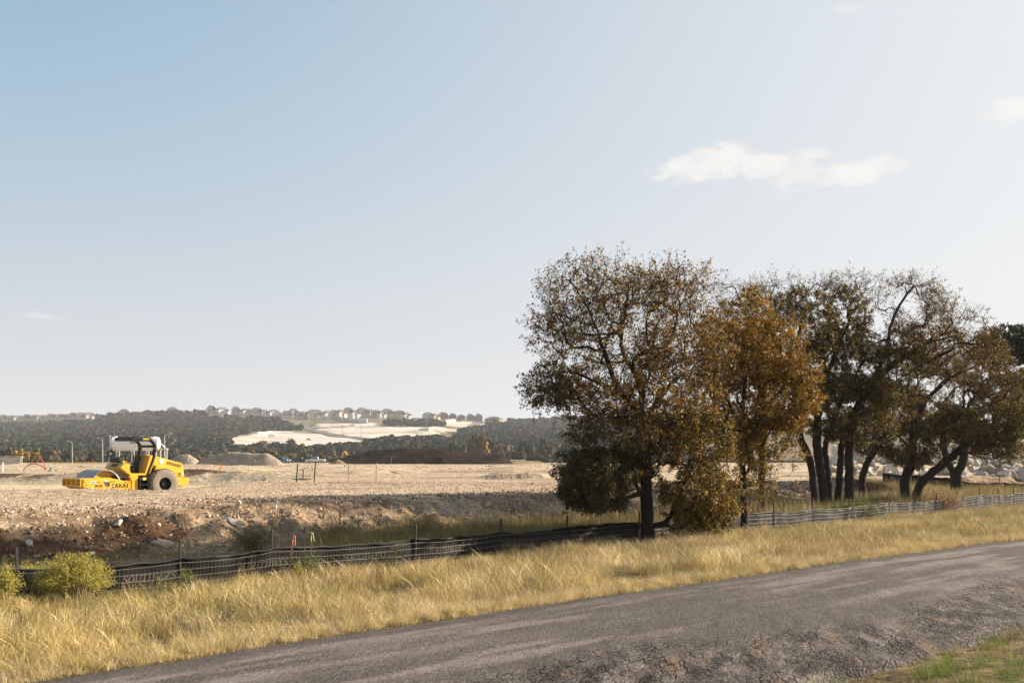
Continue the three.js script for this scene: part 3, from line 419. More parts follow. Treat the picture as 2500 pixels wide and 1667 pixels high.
function siltFence(label, line, posts, opt) {
  // line(q) -> [X, D]; posts: values of q; panels span from post to post
  const r = rng(opt.seed), f = thing('silt_fence', label, 'fence', V(0, 0, 0));
  const g = posts.map((q) => { const [X, D] = line(q); return { X, D, y: groundY(X, D) }; });
  let run = 0;
  for (let i = 0; i < g.length; i++) {
    const p = g[i], h = 0.92 + r() * 0.14, turn = opt.turn;
    const m = part(f, 'post', tPost(h + 0.4), steelPost); m.position.set(p.X, p.y - 0.4, -p.D); m.rotation.set((r() - 0.5) * 0.12, turn, (r() - 0.5) * 0.16);
    if (i === g.length - 1) break;
    const e = g[i + 1], len = Math.hypot(e.X - p.X, e.D - p.D), n = Math.max(6, Math.round(len / 0.12)), rows = 7, pos = [], uv = [], idx = [], top = [], lip = [], sag = 0.02 + r() * 0.06, ph = r() * 6, Hh = opt.height;
    const nx = (e.D - p.D) / len, nd = -(e.X - p.X) / len, spot = (t, k) => { const X = lerp(p.X, e.X, t), D = lerp(p.D, e.D, t), gy = groundY(X, D), bulge = (Math.sin(t * 9 + ph) * 0.025 + Math.sin(t * 23 + ph * 2) * 0.012 + (noise(X * 3, k * 5) - 0.5) * 0.03) * (0.4 + k) + opt.lean * k, hh = Hh + (noise(X * 0.5, 4) - 0.5) * 0.05 - sag * Math.sin(Math.PI * t); return V(X + nx * bulge, gy - 0.06 + (hh + 0.06) * k, -(D + nd * bulge)); };
    for (let a = 0; a <= n; a++) { for (let k = 0; k <= rows; k++) { const v = spot(a / n, k / rows); pos.push(v.x, v.y, v.z); uv.push((run + a / n * len) / 2.6, k / rows); if (a < n && k < rows) { const o = a * (rows + 1) + k; idx.push(o, o + rows + 1, o + 1, o + 1, o + rows + 1, o + rows + 2); } } lip.push(spot(a / n, 1)); }
    const geo = new THREE.BufferGeometry(); geo.setAttribute('position', new THREE.Float32BufferAttribute(pos, 3)); geo.setAttribute('uv', new THREE.Float32BufferAttribute(uv, 2)); geo.setIndex(idx); geo.computeVertexNormals();
    const fab = part(f, 'fabric', geo, fabricMat); part(fab, 'top_hem', joinRaw([poly(lip.map((v, k) => v.clone().add(V(0, (noise(k * 0.7 + run, 2) - 0.5) * 0.03, 0))), lip.map((_, k) => 0.014 + 0.02 * noise(k * 0.5 + run, 8)), 5)]), lipMat);
    if (opt.wire) {
      const tight = (t, k) => { const X = lerp(p.X, e.X, t), D = lerp(p.D, e.D, t), y = lerp(p.y, e.y, t); return V(X + nx * opt.lean * k, lerp(y, groundY(X, D), 0.5) + (Hh - sag * Math.sin(Math.PI * t)) * k, -(D + nd * opt.lean * k)); }, w = [], off = V(nx * -0.07 * opt.side, 0, -nd * -0.07 * opt.side), rad = opt.wire;
      for (const k of [0.2, 0.44, 0.68, 0.9]) { const pts = []; for (let a = 0; a <= n; a += 2) pts.push(tight(Math.min(1, a / n), k).add(off)); pts.push(tight(1, k).add(off)); w.push(poly(pts, pts.map(() => rad), 4)); }
      const nv = Math.round(len / 0.085); for (let a = 1; a < nv; a++) w.push(poly([tight(a / nv, 0.05).add(off), tight(a / nv, 0.5).add(off), tight(a / nv, 0.92).add(off)], [rad * 0.62, rad * 0.62, rad * 0.62], 3));
      part(f, 'wire_mesh', joinRaw(w), wireMat).userData.kind = 'stuff';
    }
    run += len;
  }
  return f;
}
const onFence = (px) => { const u = (px - CX) / F, X = FENCE * u / (1 - u); return X; };
siltFence('long black silt fence with grey lettering and welded wire, following the grassy verge', (X) => [X, X + FENCE], [-13.5, -11.2, ...[38, 437, 660, 1012, 1225, 1385, 1556, 1660, 1772, 1890, 1985, 2078, 2172, 2233, 2285, 2335, 2397, 2440, 2476].map(onFence), 30, 34], { seed: 4, turn: -Math.PI / 4, height: 0.63, lean: 0.02, wire: 0.0026, side: -1 });
siltFence('second black silt fence crossing the dry field below the rock pile', (X) => [X, 75 - (X - 22) * 0.22], range(27.5, 56, 2.6), { seed: 9, turn: 0, height: 0.62, lean: 0.04, wire: 0, side: 1 });

// ------------------------------------------------------------------ grass
const grassMat = new THREE.MeshPhysicalMaterial({ color: lin(1, 1, 1), vertexColors: true, roughness: 0.6, specularIntensity: 0.3, transmission: 0.3, thickness: 0, side: THREE.DoubleSide });
function tuft(seed, n, h, spread, width, bend, lean, tone, heads = 0) {
  const r = rng(seed), pos = [], col = [], nor = [], idx = [];
  for (let k = 0; k < n; k++) {
    const a = r() * 6.28, d = Math.sqrt(r()) * spread, x0 = Math.cos(a) * d, z0 = Math.sin(a) * d, H = h * rr(0.55, 1.15, r), dir = r() * 6.28, b = bend * rr(0.2, 1.2, r) * H, lx = Math.cos(dir) * b - lean * H * rr(0.5, 1.3, r), lz = Math.sin(dir) * b + lean * 0.35 * H * rr(-0.5, 1, r), w = width * rr(0.6, 1.2, r), wa = r() * 6.28, wx = Math.cos(wa) * w / 2, wz = Math.sin(wa) * w / 2, g = rr(0.55, 1.3, r), base = pos.length / 3, seg = 4, head = r() < heads;
    for (let s = 0; s <= seg; s++) { const t = s / seg, q = t * t, ww = head && s === 3 ? 1.6 : s === seg ? 0.12 : 1 - 0.45 * t, x = x0 + lx * q, y = H * (t - 0.18 * q * (Math.hypot(lx, lz) / H)), z = z0 + lz * q; for (const e of [-1, 1]) { pos.push(x + wx * ww * e, y, z + wz * ww * e); nor.push(-Math.sin(wa) * 0.9, 0.42, Math.cos(wa) * 0.9); col.push(tone[0] * g, tone[1] * g, tone[2] * g); } if (s < seg) { const o = base + s * 2; idx.push(o, o + 1, o + 2, o + 1, o + 3, o + 2); } }
  }
  const geo = new THREE.BufferGeometry(); geo.setAttribute('position', new THREE.Float32BufferAttribute(pos, 3)); geo.setAttribute('normal', new THREE.Float32BufferAttribute(nor, 3)); geo.setAttribute('color', new THREE.Float32BufferAttribute(col, 3)); geo.setIndex(idx); return geo;
}
const mtx = (p, s, turn, tilt = 0, tz = 0) => new THREE.Matrix4().compose(p, new THREE.Quaternion().setFromEuler(new THREE.Euler(tilt, turn, tz)), typeof s === 'number' ? V(s, s, s) : s);
const grassKinds = {
  straw: [tuft(1, 34, 0.36, 0.15, 0.0036, 0.75, 0.22, [1, 1, 1], 0.15), tuft(2, 30, 0.40, 0.16, 0.0036, 0.95, 0.34, [1, 1, 1], 0.2), tuft(3, 36, 0.30, 0.15, 0.0036, 1.1, 0.1, [1, 1, 1]), tuft(13, 30, 0.34, 0.17, 0.0036, 1.2, 0.45, [1, 1, 1], 0.2)],
  stalk: [tuft(4, 7, 0.46, 0.2, 0.0042, 0.3, 0.5, [1, 1, 1], 0.6), tuft(5, 6, 0.5, 0.22, 0.0042, 0.4, 0.7, [1, 1, 1], 0.7), tuft(14, 6, 0.42, 0.2, 0.0042, 0.5, -0.25, [1, 1, 1], 0.7), tuft(15, 6, 0.4, 0.24, 0.0042, 0.6, 0.9, [1, 1, 1], 0.5), tuft(16, 5, 0.44, 0.2, 0.0045, 0.3, 0.1, [1, 1, 1], 0.9)],
  short: [tuft(6, 30, 0.22, 0.14, 0.0045, 0.7, 0.05, [1, 1, 1]), tuft(7, 32, 0.16, 0.15, 0.0045, 0.9, 0.0, [1, 1, 1])],
  weed: [tuft(8, 16, 0.5, 0.18, 0.006, 0.7, 0.1, [1, 1, 1], 0.3), tuft(9, 14, 0.6, 0.22, 0.006, 0.65, 0.12, [1, 1, 1], 0.5)],
};
const STRAW = [0.70, 0.54, 0.245], PALESTRAW = [0.84, 0.70, 0.42], RUST = [0.44, 0.31, 0.13], GREENISH = [0.22, 0.25, 0.07], OLIVE = [0.50, 0.41, 0.13];
function sow(name, label, list) { // list: [kind, X, D, scale, color, turn]
  const by = new Map();
  for (const [k, X, D, s, c, turn] of list) { const v = grassKinds[k], g = v[Math.floor(hash(Math.floor(X * 37), Math.floor(D * 41)) * v.length) % v.length]; if (!by.has(g)) by.set(g, [[], []]); by.get(g)[0].push(mtx(onGround(X, D, -0.02), s, turn)); by.get(g)[1].push(lin(...c)); }
  const root = new THREE.Group(); root.name = numbered(name); tag(root, label, 'grass', null, 'stuff'); scene.add(root);
  for (const [g, [m, c]] of by) stuffOf(root, 'tufts', g, grassMat, m, c);
}
{
  const r = rng(77), list = [];
  const add = (k, X, D, s, c) => { const q = rr(0.62, 1.25, r); list.push([k, X, D, s, c.map((x) => x * q), r() < 0.42 ? rr(-0.8, 0.8, r) : rr(0, 6.28, r)]); };
  for (let i = 0; i < 88000; i++) { // the verge between road and fence
    const X = rr(-14, 38, r), s = rr(6, FENCE + 1.2, r), D = X + s, a = across(X, D); if (a < ROAD1 + 0.06 || Math.abs(X / D) > 0.62 || D < 7) continue;
    if (r() > clamp(26 / D, 0.3, 1)) continue;
    const n = fbm(X * 0.45 + 4, D * 0.45, 3), m = fbm(X * 0.2 + 50, D * 0.2, 3), e = a - ROAD1, rise = smooth(0, 1.4, e), upslope = smooth(2.5, 8, X * 0.35 + e * 0.55);
    const clumpy = fbm(X * 1.1 + 70, D * 1.1, 3), patch = fbm(X * 0.8 + 20, D * 0.8, 3); let c = mix3(STRAW, PALESTRAW, smooth(0.42, 0.62, n) * 0.85), k = 'straw', sc = lerp(0.5, 0.95, rise) * rr(0.65, 1.2, r) * lerp(0.6, 1.2, smooth(0.35, 0.65, clumpy)); c = c.map((x) => x * lerp(0.62, 1.15, smooth(0.34, 0.6, patch)));
    if (e < 3.5 && r() < 0.5) c = mix3(c, PALESTRAW, 0.6);
    if (r() < 0.10 || (patch < 0.4 && r() < 0.3)) c = RUST; if (m > 0.55 && r() < 0.5) c = mix3(c, OLIVE, 0.8);
    const lush = smooth(0.45, 0.6, m + 0.12 * smooth(2, 9, X)) * smooth(3, 6, e); if (r() < lush * 0.45) { c = mix3(OLIVE, GREENISH, r()); k = r() < 0.5 ? 'short' : 'straw'; sc *= 0.9; }
    if (r() < 0.22) { k = 'short'; if (r() < 0.5) c = mix3(c, GREENISH, 0.7); }
    if (k === 'straw' && r() < 0.24) { k = 'stalk'; c = mix3(PALESTRAW, r() < 0.3 ? RUST : STRAW, r()); } if (r() < 0.035 && e > 1) { k = 'weed'; c = mix3([0.30, 0.30, 0.09], [0.36, 0.22, 0.10], r()); sc *= 0.7; }
    if (X > 10) sc *= 0.85; sc *= lerp(1, 0.85, smooth(FENCE - 3.5, FENCE - 0.5, s)); if (fbm(X * 1.4 + 8, D * 1.4, 2) < 0.38 && r() < 0.75) continue;
    add(k, X, D, sc, c);
  }
  for (let i = 0; i < 9000; i++) { const X = rr(-10, 34, r), a = ROAD1 + 0.06 + Math.pow(r(), 1.6) * 0.8 + (fbm(X * 0.8, 9, 3) - 0.5) * 0.16, D = X + a - roadBend(X); if (Math.abs(X / D) > 0.62 || D < 7) continue; add(r() < 0.6 ? 'short' : 'straw', X, D, rr(0.3, 0.65, r), r() < 0.7 ? PALESTRAW : r() < 0.6 ? OLIVE : STRAW); }
  sow('verge_grass', 'tall straw coloured grass between the road and the silt fence', list);
  const ditch = [];
  for (let i = 0; i < 24000; i++) { // weeds between the fence and the bank
    const X = rr(-16, 34, r), s = FENCE + 0.4 + Math.pow(r(), 1.2) * 9.5, D = X + s; if (Math.abs(X / D) > 0.6) continue; const b = bankStart(X); if (s > b + 1.5) continue; const n = fbm(X * 0.35 + 90, D * 0.35, 3);
    if (X < -6 && r() < 0.72) continue; if (n < (X > -5 ? 0.4 : 0.47) && r() < 0.75) continue;
    ditch.push([r() < 0.45 ? 'weed' : 'straw', X, D, rr(0.5, 1.05, r) * (s > b ? 0.7 : 1) * (X > -6 ? 1.35 : 1), mix3(mix3([0.46, 0.33, 0.14], [0.38, 0.33, 0.12], r()), [0.24, 0.2, 0.08], r() * 0.6), r() * 6.28]);
  }
  sow('ditch_weeds', 'brown and olive weeds behind the silt fence at the foot of the bank', ditch);
  const field = [];
  for (let i = 0; i < 15000; i++) { const X = rr(15, 60, r), D = rr(46, 76, r); if (D - X < FENCE + 0.6 || X / D > 0.62 || fieldMask(X, D) < r() * 0.8 + 0.15 || D > 75.4 - (X - 22) * 0.22) continue; field.push([r() < 0.2 ? 'weed' : 'straw', X, D, rr(0.9, 1.5, r), mix3([0.58, 0.42, 0.19], [0.44, 0.34, 0.13], r()), r() * 6.28]); }
  sow('field_grass', 'pale dry grass in the field between the trees and the second fence', field);
  const near = [];
  for (let i = 0; i < 9000; i++) { const X = rr(0.5, 14, r), D = rr(6, 19, r), a = across(X, D), n = fbm(X * 0.9, D * 0.9, 3); if (a > ROAD0 - 0.05 + (n - 0.5) * 0.9 || D < 5 || X / D > 0.68 || X / D < 0.1) continue; const g = smooth(0.4, 0.58, n); if (r() > 0.25 + g * 0.75) continue; near.push([r() < 0.85 ? 'short' : 'straw', X, D, rr(0.4, 0.85, r), r() < g ? mix3([0.19, 0.30, 0.045], [0.30, 0.36, 0.07], r()) : mix3([0.45, 0.33, 0.15], [0.30, 0.22, 0.1], r()), r() * 6.28]); }
  sow('near_grass', 'short green grass along the cracked near edge of the road', near);
  const mound = [];
  for (let i = 0; i < 1500; i++) { const px = rr(1120, 1320, r), D = rr(262, 300, r), X = (px - CX) / F * D; mound.push(['straw', X, D, rr(1.2, 2.6, r), [0.55, 0.44, 0.24], r() * 6.28]); }
  for (let i = 0; i < 500; i++) { const px = rr(120, 360, r), D = rr(235, 300, r); mound.push(['straw', (px - CX) / F * D, D, rr(1, 2, r), [0.42, 0.36, 0.16], r() * 6.28]); }
  sow('plateau_grass', 'thin dry grass on the far rim of the building site', mound);
}

// ------------------------------------------------------------------ stones
function rockGeo(seed, detail = 1, rough = 0.35) {
  const r = rng(seed), g0 = new THREE.IcosahedronGeometry(1, detail), g = mergeVertices((g0.deleteAttribute('normal'), g0.deleteAttribute('uv'), g0)), p = g.attributes.position, planes = [];
  for (let k = 0; k < 10; k++) planes.push([V(r() - 0.5, r() - 0.5, r() - 0.5).normalize(), rr(0.42, 0.78, r)]);
  for (let i = 0; i < p.count; i++) { const v = V(p.getX(i), p.getY(i), p.getZ(i)); for (const [n, d] of planes) { const k = v.dot(n); if (k > d) v.addScaledVector(n, d - k); } v.multiplyScalar(1 + (r() - 0.5) * rough * 0.5); p.setXYZ(i, v.x, v.y * 0.8, v.z); }
  const h = toCreasedNormals(g, 0.22); h.setAttribute('uv', new THREE.BufferAttribute(new Float32Array(h.attributes.position.count * 2), 2)); return h;
}
const rockMat = mat([1, 1, 1], { roughness: 0.95 });
{
  const r = rng(123), kinds = [rockGeo(1, 0), rockGeo(2, 0), rockGeo(3, 0), rockGeo(4, 1)], by = kinds.map(() => [[], []]);
  const add = (X, D, s, c) => { const k = Math.floor(r() * 4), q = new THREE.Matrix4().compose(onGround(X, D, s * 0.15), new THREE.Quaternion().setFromEuler(new THREE.Euler(r() * 6, r() * 6, r() * 6)), V(s * rr(0.7, 1.3, r), s * rr(0.5, 1, r), s * rr(0.7, 1.3, r))); by[k][0].push(q); by[k][1].push(lin(...c)); };
  const stone = () => { const k = r(); const c = k < 0.1 ? mix3([0.60, 0.52, 0.42], [0.66, 0.6, 0.52], r()) : k < 0.66 ? mix3([0.54, 0.42, 0.30], [0.42, 0.32, 0.22], r()) : mix3([0.30, 0.21, 0.14], [0.18, 0.11, 0.07], r()); return c; };
  for (let i = 0; i < 110000; i++) {
    const X = rr(-24, 22, r), D = rr(22, 62, r), s = D - X; if (Math.abs(X / D) > 0.56 || fieldMask(X, D) > 0.4) continue; const b0 = bankStart(X) - 2.5, on = smooth(b0, b0 + 2.5, s); if (r() > on) continue;
    const bank = 1 - smooth(bankEnd(X), bankEnd(X) + 6, s); if (r() > 0.25 + 0.75 * bank) continue; if (cutMask(X, D) > 0.3 && r() < 0.93) continue;
    const dark = soilAmount(X, D), size = 0.014 + 0.075 * Math.pow(r(), 6) * (0.4 + 0.6 * bank) + 0.02 * r(); add(X, D, size, dark > 0.5 && r() < 0.75 ? mix3(SOIL, DIRT, r() * 0.6) : stone());
  }
  for (let i = 0; i < 14000; i++) { const D = rr(60, 300, r), X = rr(-0.55, 0.3, r) * D; if (cutMask(X, D) > 0.3) continue; if (fbm(X * 0.05, D * 0.12, 3) < 0.42) continue; add(X, D, (0.03 + 0.10 * Math.pow(r(), 7)) * clamp(D / 90, 0.8, 2.0), stone()); }
  const root = new THREE.Group(); root.name = 'rubble'; tag(root, 'loose limestone gravel and clods over the bank and the graded site', 'gravel', null, 'stuff'); scene.add(root);
  kinds.forEach((g, k) => stuffOf(root, 'stones', g, rockMat, ...by[k]));
}

// ------------------------------------------------------------------ road roller
const font = await new FontLoader().loadAsync('fonts/droid/droid_sans_bold.typeface.json');
function letters(text, size, m, parent, place) { const g = new TextGeometry(text, { font, size, depth: 0.006, curveSegments: 3, bevelEnabled: false }); g.computeBoundingBox(); const o = part(parent, 'lettering', g, m); place(o, g.boundingBox); return o; }
const yellow = new THREE.MeshPhysicalMaterial({ color: lin(0.70, 0.41, 0.012), roughness: 0.42, clearcoat: 0.3, clearcoatRoughness: 0.35, map: dataTex(256, (u, v) => { const n = fbm(u * 9, v * 9, 4), d = smooth(0.55, 0.8, fbm(u * 30 + 5, v * 22, 3)); return mix3([0.97 + n * 0.03, 0.96, 0.95], [0.74, 0.70, 0.66], d * 0.9); }, true) });
const blackPaint = mat([0.012, 0.012, 0.012], { roughness: 0.45, specularIntensity: 0.5 }), blackPlastic = mat([0.018, 0.018, 0.019], { roughness: 0.65 }), letterMat = mat([0.012, 0.012, 0.016], { roughness: 0.6 }), whiteMat = mat([0.78, 0.78, 0.76], { roughness: 0.5 }), steelMat = mat([0.30, 0.285, 0.27], { roughness: 0.5, metalness: 0.55, bumpMap: barkBump, bumpScale: 0.006 });
const dusty = mat([0.40, 0.345, 0.28], { roughness: 0.95 });
{
  const roller = thing('road_roller', 'yellow single drum road roller with black canopy, parked in the graded cut', 'roller', V(0, 0, 0));
  const DR = 52.5, px = 377; { const X = (px - CX) / F * DR; roller.position.set(X, -0.14, -DR); } roller.rotation.y = 0.82;
  const P = (n, g, m, parent = roller) => part(parent, n, g, m);
  // drum: open shell, inner disc
  const drum = P('drum', (() => { const pts = []; for (const [r, y] of [[0.70, -0.98], [0.765, -0.98], [0.765, 0.98], [0.70, 0.98], [0.70, 0.80], [0.72, -0.8], [0.70, -0.98]]) pts.push(new THREE.Vector2(r, y)); return put(new THREE.LatheGeometry(pts, 56), -3.08, 0.765, 0, Math.PI / 2); })(), mat([0.36, 0.325, 0.285], { roughness: 0.5, metalness: 0.2, bumpMap: barkBump, bumpScale: 0.006 }));
  for (const z of [0.72, -0.72]) P('end_plate', cyl(-3.08, 0.765, z, 0.71, 0.71, 0.03, 40, Math.PI / 2), yellow, drum);
  for (const z of [0.82, -0.82]) P('hub', cyl(-3.08, 0.765, z, 0.22, 0.22, 0.22, 20, Math.PI / 2), blackPaint, drum);
  // yoke round the drum
  const side = [[-4.27, 1.10], [-3.03, 1.15], [-2.25, 0.97], [-1.87, 0.97], [-1.87, 0.50], [-3.53, 0.46], [-3.9, 0.57], [-4.27, 0.72]], hole = [[-3.27, 0.70], [-2.95, 0.70], [-2.95, 0.92], [-3.27, 0.92]];
  const yoke = new THREE.Group(); yoke.name = 'drum_frame'; roller.add(yoke);
  P('side_plate', prism(side, 1.02, 1.10, 0.012, [hole]), yellow, yoke); P('side_plate', prism(side, -1.10, -1.02, 0.012, [hole]), yellow, yoke);
  P('side_box', merge([bx(-3.11, 0.81, 0.985, 0.42, 0.34, 0.02)]), dusty, yoke);
  P('front_beam', merge([rbx(-4.33, 1.09, 0, 0.16, 0.06, 2.1), rbx(-4.33, 0.74, 0, 0.15, 0.07, 2.1), ...[-1.02, -0.55, 0, 0.55, 1.02].map((z) => rbx(-4.33, 0.92, z, 0.15, 0.32, 0.06)), bx(-4.24, 0.92, 0, 0.03, 0.34, 2.1), put(new THREE.BoxGeometry(0.5, 0.04, 2.0), -4.06, 0.62, 0, 0, 0, -0.45)]), yellow, yoke);
  P('rear_beam', rbx(-2.0, 0.74, 0, 0.26, 0.44, 2.03), yellow, yoke);
  P('scraper', rbx(-4.0, 1.12, 0, 0.5, 0.03, 1.9), dusty, yoke);
  for (const [x, y] of [[-3.6, 0.93], [-3.48, 0.93], [-2.85, 0.94], [-2.72, 0.94], [-2.12, 0.90], [-1.95, 0.90], [-3.6, 0.55], [-3.48, 0.55], [-2.85, 0.56], [-2.72, 0.56], [-2.12, 0.56], [-1.95, 0.56], [-4.2, 0.96], [-4.12, 0.8]]) P('bolt', cyl(x, y, 1.105, 0.03, 0.03, 0.02, 8, Math.PI / 2), blackPaint, yoke);
  { const h = []; for (let k = 0; k < 6; k++) h.push(tube([V(-2.75 + k * 0.1, 1.14, 0.7 - k * 0.1), V(-2.4, 1.24 + (k % 3) * 0.05, 0.6 - k * 0.05), V(-2.0, 1.12, 0.5 - k * 0.12), V(-1.7, 0.95, 0.35 - k * 0.1)], 0.028, 6, 14)); h.push(rbx(-2.45, 1.14, 0.55, 0.5, 0.16, 0.7)); P('hydraulic_hoses', merge(h), blackPlastic); }
  P('blue_hose', tube([V(-3.1, 0.3, 1.12), V(-3.08, 0.55, 1.16), V(-2.95, 0.68, 1.16), V(-2.7, 0.72, 1.13)], 0.014, 6, 16), mat([0.45, 0.58, 0.68], { roughness: 0.4 }));
  // middle joint and step
  P('centre_joint', merge([rbx(-1.6, 0.7, 0, 0.5, 0.62, 0.7), rbx(-1.35, 0.8, 0, 0.4, 0.75, 1.3), prism([[-1.88, 1.22], [-1.4, 1.22], [-1.4, 0.5], [-1.72, 0.5], [-1.72, 0.95]], 0.55, 0.95)]), yellow);
  P('step_box', merge([rbx(-1.12, 0.74, 0.86, 0.46, 0.05, 0.42), rbx(-1.12, 0.48, 0.86, 0.5, 0.04, 0.44), bx(-1.34, 0.78, 0.86, 0.04, 0.6, 0.4), bx(-0.90, 0.78, 0.86, 0.04, 0.6, 0.4), bx(-1.12, 0.78, 0.68, 0.42, 0.58, 0.02), rbx(-1.12, 1.04, 0.86, 0.4, 0.16, 0.36)]), blackPaint);
  P('warning_plate', bx(-1.1, 1.05, 1.045, 0.17, 0.12, 0.008), mat([0.75, 0.66, 0.05], { roughness: 0.6 }));
  // operator's tub: two side frames, floor, sloping front, rear wall
  const tub = new THREE.Group(); tub.name = 'operator_platform'; roller.add(tub);
  const tubSide = [[-2.26, 1.60], [-2.06, 1.84], [-1.92, 1.80], [-1.84, 1.60], [-1.80, 1.42], [-1.70, 1.33], [-1.02, 1.33], [-0.98, 1.36], [-0.70, 2.26], [-0.56, 2.24], [-0.86, 1.22], [-1.76, 1.22]];
  P('side_panel', prism(tubSide, 0.80, 0.88), yellow, tub); P('side_panel', prism(tubSide, -0.88, -0.80), yellow, tub);
  P('floor', bx(-1.35, 1.245, 0, 0.92, 0.04, 1.6), blackPlastic, tub); P('front_slope', put(new THREE.BoxGeometry(0.64, 0.04, 1.62), -2.0, 1.405, 0, 0, 0, -0.64), yellow, tub);
  const nose = P('nose_panel', put(new THREE.BoxGeometry(0.32, 0.05, 1.78), -2.165, 1.725, 0, 0, 0, 0.865), yellow, tub);
  P('rear_wall', merge([put(new THREE.BoxGeometry(0.04, 0.95, 1.6), -0.82, 1.78, 0, 0, 0, -0.28), rbx(-0.72, 2.24, 0, 0.3, 0.05, 1.62)]), yellow, tub);
  P('fenders', merge([prism([[-2.0, 1.6], [-1.9, 1.98], [-1.72, 1.96], [-1.68, 1.6]], 0.2, 0.34), prism([[-1.95, 1.3], [-1.95, 1.82], [-1.75, 1.82], [-1.7, 1.3]], -0.78, 0.78)]), yellow, tub);
  P('dashboard', merge([put(new RoundedBoxGeometry(0.34, 0.26, 0.9, 2, 0.06), -1.95, 2.02, -0.15, 0, 0, 0.25), rbx(-1.84, 1.9, -0.15, 0.12, 0.4, 0.3)]), blackPlastic, tub);
  P('steering_wheel', merge([put(new THREE.TorusGeometry(0.2, 0.018, 8, 24), -1.62, 2.06, -0.1, 0, Math.PI / 2, 0.0, 0), cyl(-1.74, 1.98, -0.1, 0.03, 0.03, 0.3, 8, 0, 0, 1.0)]).applyMatrix4(new THREE.Matrix4()), blackPlastic, tub);
  P('seat', merge([put(new RoundedBoxGeometry(0.5, 0.14, 0.5, 3, 0.05), -1.25, 1.66, 0.05), put(new RoundedBoxGeometry(0.14, 0.62, 0.48, 3, 0.06), -1.0, 1.98, 0.05, 0, 0, -0.22), rbx(-1.22, 1.44, 0.05, 0.4, 0.34, 0.4), rbx(-1.2, 1.82, 0.33, 0.34, 0.07, 0.08), rbx(-1.2, 1.82, -0.23, 0.34, 0.07, 0.08)]), blackPlastic, tub);
  P('gear_lever', merge([cyl(-1.42, 1.72, 0.42, 0.014, 0.012, 0.4, 6, 0, 0, 0.2), put(new THREE.SphereGeometry(0.03, 8, 6), -1.46, 1.93, 0.42)]), blackPlastic, tub);
  // canopy
  const post = (z) => tube([V(-0.88, 1.2, z), V(-0.72, 1.62, z), V(-0.47, 2.25, z), V(-0.42, 2.55, z), V(-0.44, 2.82, z), V(-0.60, 3.02, z), V(-0.88, 3.08, z), V(-1.25, 3.085, z)], 0.105, 10, 40);
  const canopy = new THREE.Group(); canopy.name = 'canopy'; roller.add(canopy);
  P('canopy_post', post(0.80), blackPaint, canopy); P('canopy_post', post(-0.80), blackPaint, canopy); P('cross_tube', tube([V(-0.43, 2.72, 0.8), V(-0.43, 2.72, 0), V(-0.43, 2.72, -0.8)], 0.07, 8, 6), blackPaint, canopy);
  P('roof', merge([put(new RoundedBoxGeometry(1.12, 0.2, 1.84, 3, 0.05), -1.2, 3.08, 0, 0, 0, 0.0), rbx(-1.2, 3.19, 0, 0.9, 0.06, 1.6, 0.03)]), blackPaint, canopy);
  for (const y of [2.33, 2.6]) P('clamp', merge([cyl(-0.43, y, 0.80, 0.1, 0.1, 0.05, 16, 0, 0, 0)]), steelMat, canopy);
  letters('SAKAI', 0.085, mat([0.85, 0.6, 0.05]), canopy, (o) => o.position.set(-1.12, 3.05, 0.922));
  // engine cover
  const hoodMid = [[-0.46, 1.25], [-0.42, 2.16], [-0.30, 2.20], [1.16, 1.83], [1.22, 1.74], [1.32, 1.10], [-0.46, 1.0]];
  const hood = new THREE.Group(); hood.name = 'engine_cover'; roller.add(hood);
  P('hood', prism(hoodMid, -0.70, 0.70, 0.035), yellow, hood);
  P('side_cover', prism([[-0.44, 1.5], [-0.36, 1.74], [0.35, 1.62], [0.62, 1.46], [0.95, 1.44], [1.08, 1.38], [1.14, 1.06], [0.62, 1.08], [0.50, 1.28], [0.1, 1.52], [-0.3, 1.5]], 0.69, 0.86, 0.03), yellow, hood); P('side_cover', prism([[-0.44, 1.5], [-0.36, 1.74], [0.35, 1.62], [0.62, 1.46], [0.95, 1.44], [1.08, 1.38], [1.14, 1.06], [0.62, 1.08]], -0.86, -0.69, 0.03), yellow, hood);
  for (let k = 0; k < 4; k++) P('vent_slot', rbx(0.86 + k * 0.055, 1.24, 0.862, 0.024, 0.2, 0.012, 0.005, 0, 0, 0.12), mat([0.10, 0.055, 0.006]), hood);
  P('door_opening', prism([[-0.72, 1.36], [-0.44, 1.36], [-0.44, 1.84]], 0.66, 0.72), blackPlastic, hood); P('brace', prism([[-0.74, 1.3], [-0.68, 1.3], [-0.40, 1.92], [-0.46, 1.92]], 0.7, 0.78), yellow, hood);
  P('badge', cyl(0.02, 1.94, 0.712, 0.135, 0.135, 0.012, 28, Math.PI / 2), whiteMat, hood); P('badge_mark', merge([rbx(-0.01, 1.945, 0.722, 0.10, 0.03, 0.006, 0.002, 0, 0, 0.15), bx(0.07, 1.95, 0.722, 0.035, 0.035, 0.006)]), mat([0.5, 0.33, 0.05]), hood);
  P('grab_handle', tube([V(-0.32, 1.62, 0.74), V(-0.28, 1.66, 0.82), V(-0.16, 1.74, 0.82), V(-0.12, 1.78, 0.74)], 0.016, 6, 12), whiteMat, hood);
  letters('SV544D', 0.165, letterMat, hood, (o) => { o.position.set(0.28, 1.79, 0.702); o.rotation.z = -0.235; o.scale.set(1.05, 1, 1); });
  P('decal', bx(1.16, 1.3, 0.715, 0.1, 0.09, 0.006), mat([0.4, 0.6, 0.62]), hood); P('decal', bx(1.16, 1.19, 0.715, 0.09, 0.05, 0.006), whiteMat, hood);
